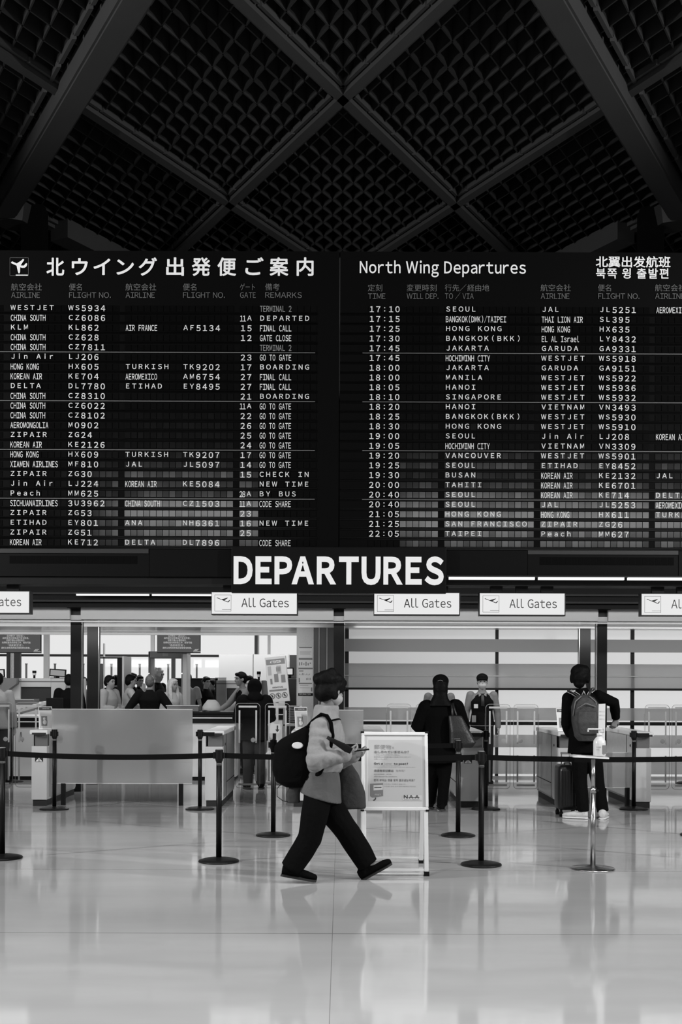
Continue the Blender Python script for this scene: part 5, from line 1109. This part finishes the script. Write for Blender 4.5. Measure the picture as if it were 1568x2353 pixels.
# her backpack, phone, folded case, tote
bp = thing('backpack', 'large black backpack worn by the walking person', 'backpack', BW + W(690, 1740)); O = BW + W(690, 1740) - BW
def bl(px, py, dy=0.0): return W(px, py, dy) - O
k = MB(); k.loft([(bl(px, py), V((rx * .9, 0, tz)), V((0, ry, 0))) for px, py, rx, ry, tz in ((684, 1808, .10, .10, 0), (677, 1795, .155, .14, 0), (679, 1765, .18, .155, 0), (682, 1735, .185, .155, .0), (682, 1708, .185, .15, .02), (688, 1686, .155, .135, .04), (702, 1668, .085, .11, .04))], 24, True, .7)
k.skin('main_bag', cloth('backpack_black', .007), bp, .011, 3, .006, 12, 9)
k = MB(); k.loft([(bl(660, 1798), V((.08, 0, 0)), V((0, .11, 0))), (bl(648, 1770), V((.07, 0, 0)), V((0, .12, 0))), (bl(646, 1735), V((.055, 0, 0)), V((0, .115, 0))), (bl(645, 1715), V((.035, 0, 0)), V((0, .1, 0)))], 18, True, .7); k.skin('front_pocket', cloth('backpack_black', .007), bp, .011, 3, .004, 14, 3)
k = MB(); k.box(*[q for pr in zip(bl(623, 1726), bl(634, 1697)) for q in (min(pr), max(pr))][:2], -.05, .05, bl(0, 1726).z, bl(0, 1697).z, .01); k.build('side_pouch', cloth('backpack_black', .007), bp)
k = MB(); k.tube([bl(708, 1672, -.10), bl(722, 1655, -.185), bl(740, 1641, -.215), bl(752, 1645, -.225), bl(760, 1660, -.225), bl(764, 1690, -.20), bl(755, 1735, -.19), bl(735, 1775, -.175), bl(705, 1790, -.12)], [(.010, .024)] * 9, 10); k.build('shoulder_strap', cloth('strap_black', .006), bp, True)
k = MB(); k.tube([bl(708, 1670, .08), bl(735, 1642, .14), bl(762, 1655, .14), bl(772, 1690, .10), bl(770, 1750, .12)], [(.010, .022)] * 5, 10); k.build('shoulder_strap', cloth('strap_black', .006), bp, True)
k = MB(); k.tube([bl(764, 1655, -.20), bl(778, 1652, -.06), bl(780, 1654, .06)], [(.006, .014)] * 3, 8); k.build('chest_strap', cloth('strap_black', .006), bp, True)
k = MB(); k.loft([(bl(684, 1713, -.165), V((.042, 0, 0)), V((0, 0, .026))), (bl(684, 1713, -.178), V((.036, 0, 0)), V((0, 0, .021)))], 16); k.build('white_patch', M_white, bp)['label'] = 'small white patch'
k = MB(); k.tube([bl(648, 1800, -.03), bl(637, 1812, -.04), bl(637, 1830, -.04), bl(650, 1840, -.04), bl(668, 1844, -.03)], .0028, 6); k.build('loose_cord', M_blk, bp, True)
k = MB(); k.loft([(bl(675, 1845), V((.05, 0, 0)), V((0, .05, 0))), (bl(673, 1825), V((.055, 0, 0)), V((0, .06, 0))), (bl(680, 1806), V((.045, 0, 0)), V((0, .05, 0)))], 16, True, .7); k.skin('hanging_pouch', cloth('pouch_grey', .06), bp, .01, 3)
ph = thing('mobile_phone', 'dark phone held out by the walking person', 'phone'); hp = J['wr_r'] + BW + V((.105, .02, .022)); k = MB(); k.box(-.035, .078, -.036, .036, -.004, .004, .003, Matrix.Rotation(-.12, 3, 'Y')); k.build('body', M_blk, ph); k = MB(); k.quad((-.032, -.033, .0), (.075, -.033, .0), (.075, .033, .0), (-.032, .033, .0)); k.move(Matrix.Rotation(-.12, 4, 'Y') @ Matrix.Translation((0, 0, .0046))); k.build('screen', M_dscr, ph); ph.location = hp
k = MB(); a, b = W(752, 1694, -.30), W(808, 1726, -.29); d_ = (b - a).normalized(); n_ = V((d_.z, 0, -d_.x)); k.loft([(a, n_ * .012, V((0, .006, 0))), (a.lerp(b, .25), n_ * .016, V((0, .008, 0))), (a.lerp(b, .8), n_ * .028, V((0, .008, 0))), (b, n_ * .022, V((0, .006, 0)))], 14, True, .6); o = k.build('folded_case', M_blk, None, True); o.data.transform(Matrix.Translation(-a)); o.location = BW + a; tag(o, 'thin black case held along the forearm of the walking person', 'case')
k = MB(); k.loft([(W(812, 1858, .16), V((.10, 0, 0)), V((0, .05, 0))), (W(808, 1820, .16), V((.105, 0, 0)), V((0, .06, 0))), (W(802, 1780, .15), V((.075, 0, 0)), V((0, .05, 0))), (W(795, 1752, .15), V((.04, 0, 0)), V((0, .03, 0)))], 18, True, .8); o = k.skin('cloth_bag', cloth('bag_dark', .045), None, .011, 3, .006, 15, 4); q = W(808, 1858, .16); o.data.transform(Matrix.Translation(-q)); o.location = BW + q; tag(o, 'dark grey cloth bag hanging at the front of the walking person', 'bag')

# --- black coat woman seen from behind
DCt = 13.3; BC = P(1008, 1863, DCt); BC.z = 0
def Wc(px, py, dy=0.0): return P(px, py, DCt + dy) - BC
J = dict(head=Wc(1013, 1577), neck=Wc(1014, 1612), pelvis=Wc(1014, 1712), sh_l=Wc(981, 1628), sh_r=Wc(1047, 1626), el_l=Wc(962, 1668, .03), wr_l=Wc(985, 1686, .20), el_r=Wc(1064, 1672, .0), wr_r=Wc(1056, 1712, .16), hip_r=Wc(1024, 1722), hip_l=Wc(1000, 1722), kn_r=Wc(1022, 1790), kn_l=Wc(996, 1785, .1), an_r=Wc(1016, 1849), an_l=Wc(990, 1838, .22), toe_r=Wc(1012, 1858, .16), toe_l=Wc(984, 1850, .4), look=V((.12, 1, -.05)))
J['an_l'].z = .08; J['toe_l'].z = .03; J['an_r'].z = .08; J['toe_r'].z = .03
M_coat = cloth('black_coat', .005)
ct = figure('person', 'person in a long black coat seen from behind at the gate counter', BC, J, .97, M_coat, cloth('trousers_black', .006), M_bsh, None, None, False, .008, g=.050, hem=.20, flare=.045, tg=.018, eyes=False)
k = MB(); B = basis(J['look']); p = lambda x, y, z: J['head'] + B @ V((x, y, z)); k.ell(p(0, -.012, .035), .092, .104, .098, B); k.ell(p(0, -.055, -.02), .088, .07, .10, B); k.loft([(p(0, -.05, -.02), B @ V((.090, 0, 0)), B @ V((0, .06, 0))), (p(0, -.055, -.10), B @ V((.080, 0, 0)), B @ V((0, .06, 0))), (p(0, -.06, -.16), B @ V((.105, 0, 0)), B @ V((0, .07, 0))), (p(0, -.06, -.235), B @ V((.15, 0, 0)), B @ V((0, .075, 0)))], 16); k.skin('hair', M_hair, ct, .009, 2, .003, 60, 2)
k = MB(); k.ell(p(0, -.008, .060), .096, .106, .082, B, 24); k.loft([(p(0, .09, .045), B @ V((.07, 0, 0)), B @ V((0, .05, 0))), (p(0, .095, .052), B @ V((.07, 0, 0)), B @ V((0, .05, 0)))], 16); k.skin('cap', cloth('cap_black', .008), ct, .008, 2)
k = MB(); k.tube([p(-.03, -.113, .055), p(0, -.118, .066), p(.03, -.113, .055)], .004, 6); k.build('cap_strap', M_mid, ct, True)
tb = thing('tote_bag', 'black tote bag hanging from the shoulder of the black coat person', 'bag'); q = Wc(1056, 1717, -.12)
k = MB(); k.loft([(Wc(1060, 1718, -.20), V((.13, 0, 0)), V((0, .05, 0))), (Wc(1064, 1710, -.20), V((.155, 0, .02)), V((0, .075, 0))), (Wc(1057, 1680, -.20), V((.12, 0, 0)), V((0, .07, 0))), (Wc(1046, 1644, -.19), V((.075, 0, 0)), V((0, .03, 0)))], 20, True, .7); o = k.skin('bag', mat('leather_black', .010, .45, bump=.2), tb, .010, 3, .003, 12, 2)
for dx in (-6, 5): k = MB(); k.tube([Wc(1047 + dx, 1650, -.20), Wc(1041 + dx * .4, 1622, -.14), Wc(1042, 1611, -.02), Wc(1046 + dx * .4, 1622, .10), Wc(1050 + dx, 1655, .02)], [(.006, .012)] * 5, 8); k.build('handle', mat('leather_black', .010, .45), tb, True)
k = MB(); k.tube([Wc(1044, 1698, -.285), Wc(1058, 1697.5, -.285)], .004, 6); k.build('zip_edge', M_mid, tb)
for ch in tb.children: ch.data.transform(Matrix.Translation(-q))
tb.location = BC + q

# --- man with the grey backpack at the right
DM = 12.65; BMn = P(1355, 1879, DM); BMn.z = 0
def Wm(px, py, dy=0.0): return P(px, py, DM + dy) - BMn
J = dict(head=Wm(1334, 1557), neck=Wm(1338, 1588), pelvis=Wm(1345, 1708), sh_l=Wm(1307, 1605), sh_r=Wm(1375, 1600), el_l=Wm(1302, 1664, .0), wr_l=Wm(1310, 1690, .16), el_r=Wm(1412, 1614, .04), wr_r=Wm(1416, 1652, .18), hip_l=Wm(1331, 1718), hip_r=Wm(1361, 1718), kn_l=Wm(1334, 1790, .03), kn_r=Wm(1373, 1790, .02), an_l=Wm(1341, 1855), an_r=Wm(1386, 1855), toe_l=Wm(1330, 1874, .05), toe_r=Wm(1394, 1872, -.02), look=V((.35, 1, -.15)), hand_r=V((-.25, .15, -1)), hand_r_n=V((-.3, 1, 0)), foot_l=V((-.9, .35, 0)), foot_r=V((.35, .9, 0)))
for k_ in ('an_l', 'an_r'): J[k_].z = .085
J['heel_l'] = V((J['an_l'].x + .04, J['an_l'].y - .02, .012)); J['heel_r'] = V((J['an_r'].x - .03, J['an_r'].y - .09, .012))
mn = figure('person', 'person in dark clothes and pale trainers with a grey backpack, seen from behind', BMn, J, 1.02, cloth('jumper_black', .007), cloth('man_trousers', .008), M_wshoe, 'thick', None, False, .007, g=.018, hem=.10, tg=.020, curl=(.7, .6), eyes=False)
gb = thing('backpack', 'grey patterned backpack with pale edged straps on the right hand traveller', 'backpack'); q = Wm(1348, 1699, -.20); mg = mat('backpack_grey', .035, .7, vary=.7, vscale=24, bump=.3)
k = MB(); k.loft([(Wm(1352, 1703, -.20), V((.105, 0, 0)), V((0, .07, 0))), (Wm(1352, 1690, -.20), V((.15, 0, .01)), V((0, .095, 0))), (Wm(1349, 1655, -.205), V((.165, 0, .01)), V((0, .105, 0))), (Wm(1346, 1622, -.20), V((.155, 0, .01)), V((0, .10, 0))), (Wm(1343, 1603, -.19), V((.11, 0, 0)), V((0, .08, 0))), (Wm(1341, 1596, -.18), V((.05, 0, 0)), V((0, .05, 0)))], 24, True, .75); k.skin('main_bag', mg, gb, .010, 3, .004, 14, 6)
k = MB(); k.loft([(Wm(1354, 1688, -.30), V((.10, 0, 0)), V((0, .03, 0))), (Wm(1352, 1660, -.315), V((.115, 0, 0)), V((0, .035, 0))), (Wm(1350, 1634, -.305), V((.10, 0, 0)), V((0, .025, 0)))], 20, True, .7); k.skin('front_pocket', mg, gb, .009, 3)
k = MB()
for dx, off in ((-.13, 0), (.13, 0)): k.tube([Wm(1346, 1600, -.27) + V((dx * .35, 0, 0)), Wm(1347, 1612, -.295) + V((dx * .85, .02, 0)), Wm(1348, 1645, -.30) + V((dx * 1.05, .03, 0))], .006, 6)
k.tube([Wm(1327, 1628, -.31), Wm(1347, 1616, -.325), Wm(1370, 1624, -.31)], .006, 6); k.build('zip_piping', M_mid, gb, True)
k = MB(); k.tube([Wm(1338, 1598, -.20), Wm(1342, 1588, -.24), Wm(1346, 1598, -.20)], .008, 8); k.build('top_loop', M_pal, gb, True)
for pts in ([(1333, 1602, -.12), (1320, 1593, -.11), (1309, 1588, -.02), (1308, 1594, .09)], [(1352, 1598, -.12), (1357, 1588, -.10), (1361, 1582, -.02), (1362, 1588, .09)]):
    k = MB(); k.tube([Wm(*z) for z in pts], [(.008, .028)] * 4, 10); o = k.build('shoulder_strap', M_drk, gb, True); e = MB()
    for sg in (-1, 1): e.tube([Wm(*z) + V((sg * .020, -.004, sg * .012)) for z in pts], .004, 6)
    e.build('pale_edging', M_lgrey, o, True)
for ch in gb.children:
    ch.data.transform(Matrix.Translation(-q))
    for c2 in ch.children: c2.data.transform(Matrix.Translation(-q))
gb.location = BMn + q

# --- staff behind the gates
M_shirt = cloth('shirt_grey', .16); M_vest = cloth('vest_black', .010); M_dtr = cloth('staff_trousers', .012)
def staff(px, py_top, d, label, face, arms, h, cap, mask, hair, legs=True, lean=0.0, gear=True, collar=True):
    base = P(px, 1700, d); base.z = 0; J, s = stand(h, face, lean, arms); t = figure('person', label, base, J, s, M_shirt, M_dtr, M_bsh, hair, None, mask, .008, g=.010, hem=.04, tg=.020, vest=M_vest, noise=.003)
    B = basis(J['look']); p = lambda x, y, z: J['head'] + B @ V((x, y, z)) * s
    if cap:
        k = MB(); k.ell(p(0, -.006, .055), .090 * s, .102 * s, .072 * s, B, 24); k.loft([(p(0, .085, .034), B @ V((.072, 0, 0)), B @ V((0, .045, 0))), (p(0, .085, .044), B @ V((.068, 0, 0)), B @ V((0, .045, 0)))], 18); k.skin('cap', M_vest, t, .008, 2)
    r = (J['sh_r'] - J['sh_l']).normalized(); f = V((0, 0, 1)).cross(r)
    n = J['neck']; k = MB()
    for e in (-1, 1): k.raw([n + r * e * .018 + f * .100 + V((0, 0, -.035)), n + r * e * .062 + f * .07 + V((0, 0, .018)), n + r * e * .055 + f * .120 + V((0, 0, -.06))], [(0, 1, 2)])
    k.build('collar', M_shirt, t)
    k = MB(); k.loft([(n + f * .098 + V((0, 0, -.03)), r * .016, f * .008), (n + f * .125 + V((0, 0, -.07)), r * .022, f * .008), (n + f * .150 + V((0, 0, -.2)), r * .026, f * .006)], 10); k.build('scarf', mat('scarf_dark', .02, .5), t, True)
    if gear:
        c = J['pelvis']; k = MB(); a = c + r * .13 + f * .16; k.box(a.x - .03, a.x + .03, a.y - .012, a.y + .012, a.z + .02, a.z + .12, .004); k.build('radio', M_mid, t); k = MB(); a = J['neck'] + r * .10 + f * .155 + V((0, 0, -.20)); k.box(a.x - .03, a.x + .03, a.y - .004, a.y + .004, a.z - .03, a.z + .03, .002); k.build('name_badge', M_pal, t)
    return t
staff(1108, 1549, 16.9, 'person in a dark cap, white mask and black vest standing behind the right gates', math.pi - .05, 'down', 1.63, True, True, 'short')
staff(1010, 1556, 16.9, 'person in a black vest almost hidden behind the black coat traveller', math.pi, 'down', 1.60, True, True, 'short', gear=False)
staff(569, 1548, 18.6, 'person in a black vest with tied hair bending over the inspection table', math.pi / 2 + .5, 'reach', 1.66, False, False, 'bun', lean=.20, gear=False)
# --- travellers and staff farther back
def trav(px, d, h, face, label, top, tr, hair='short', hairm=None, arms='down', **kw):
    base = P(px, 1700, d); base.z = 0; lean = kw.pop('lean', 0.0); J, s = stand(h, face, lean, arms); return figure('person', label, base, J, s, top, tr, M_bsh, hair, hairm, False, .013, group=None, **kw)
T_blk, T_drk, T_gry, T_lt, T_wh = cloth('top_black', .010), cloth('top_dark', .03), cloth('top_grey', .22), cloth('top_light', .26), cloth('top_white', .40)
pi = math.pi; M_blond = mat('blonde_hair', .45, .5, bump=.5, bscale=60); M_brn = mat('grey_hair', .05, .5, bump=.5, bscale=60)
trav(344, 18.9, 1.60, 0.1, 'person in a black jacket seen from behind with hands on hips at the table', T_blk, M_dtr, 'short', M_brn, 'hips', hem=.05, g=.03)
trav(391, 19.6, 1.55, -pi + .9, 'person with long blonde hair looking down at the tables', T_wh, T_drk, 'long', M_blond, 'front', lean=.10)
trav(362, 22.0, 1.74, -pi + 1.2, 'person with fair curly hair beside the metal detector', T_blk, T_drk, 'curly', M_blond, 'down')
trav(431, 21.9, 1.66, 0.3, 'person in a grey T-shirt seen from behind at the pale detector post', T_gry, T_drk, 'short', None, 'down', sleeve=.6, noise=.002)
trav(473, 22.6, 1.60, -pi + .7, 'person in a dark dress turning right beyond the detector', T_blk, T_drk, 'bun', None, 'down')
trav(489, 23.2, 1.55, -pi - .9, 'person in black with a white collar at the end of the queue', T_blk, T_drk, 'short', None, 'front')
trav(303, 21.7, 1.66, -pi + .9, 'person in black in profile by the scanner, black cap of hair', T_blk, T_drk, 'short', None, 'down')
trav(320, 22.4, 1.62, -pi + .6, 'person with short dark hair facing the camera in the middle of the queue', T_lt, T_drk, 'short', None, 'down')
trav(298, 19.9, 1.62, -pi / 2 + .3, 'person in white raising one hand right of the scanner frame', T_wh, T_drk, 'short', None, 'wave')
trav(250, 19.4, 1.60, -pi / 2 - .4, 'person in a pale hooded jacket between the second pillar and the scanner', T_lt, T_drk, 'short', None, 'front', g=.035)
trav(266, 22.5, 1.62, 0.2, 'person in black seen from behind left of the scanner frame', T_blk, T_drk, 'short', None, 'down', g=.03)
trav(158, 19.6, 1.62, 0.25, 'person in black half hidden by the first pillar', T_blk, T_drk, 'short', None, 'down', g=.03)
trav(-6, 16.6, 1.62, 0.0, 'person in a pale grey jumper cut by the left border', T_lt, T_drk, 'short', None, 'down')
trav(192, 22.2, 1.58, -pi + .3, 'person glimpsed between the two left pillars', T_gry, T_drk, 'short', None, 'front')
trav(574, 22.5, 1.62, 0.0, 'person behind the vest staff member, only dark hair showing', T_blk, T_drk, 'short', None, 'down')
hd = trav(585, 16.0, 1.52, 0.15, 'person in a black hooded coat seen from behind at the gate flaps', T_blk, T_drk, None, None, 'front', g=.05, hem=.16, flare=.02)
J, s = stand(1.52, .15, 0, 'front'); k = MB(); B = basis(J['look']); k.ell(J['head'] + B @ V((0, -.02, .01)), .105, .11, .125, B); k.ell(J['neck'] + B @ V((0, -.05, .02)), .11, .09, .08, B); k.skin('hood', T_blk, hd, .012, 3, .004, 20, 2)
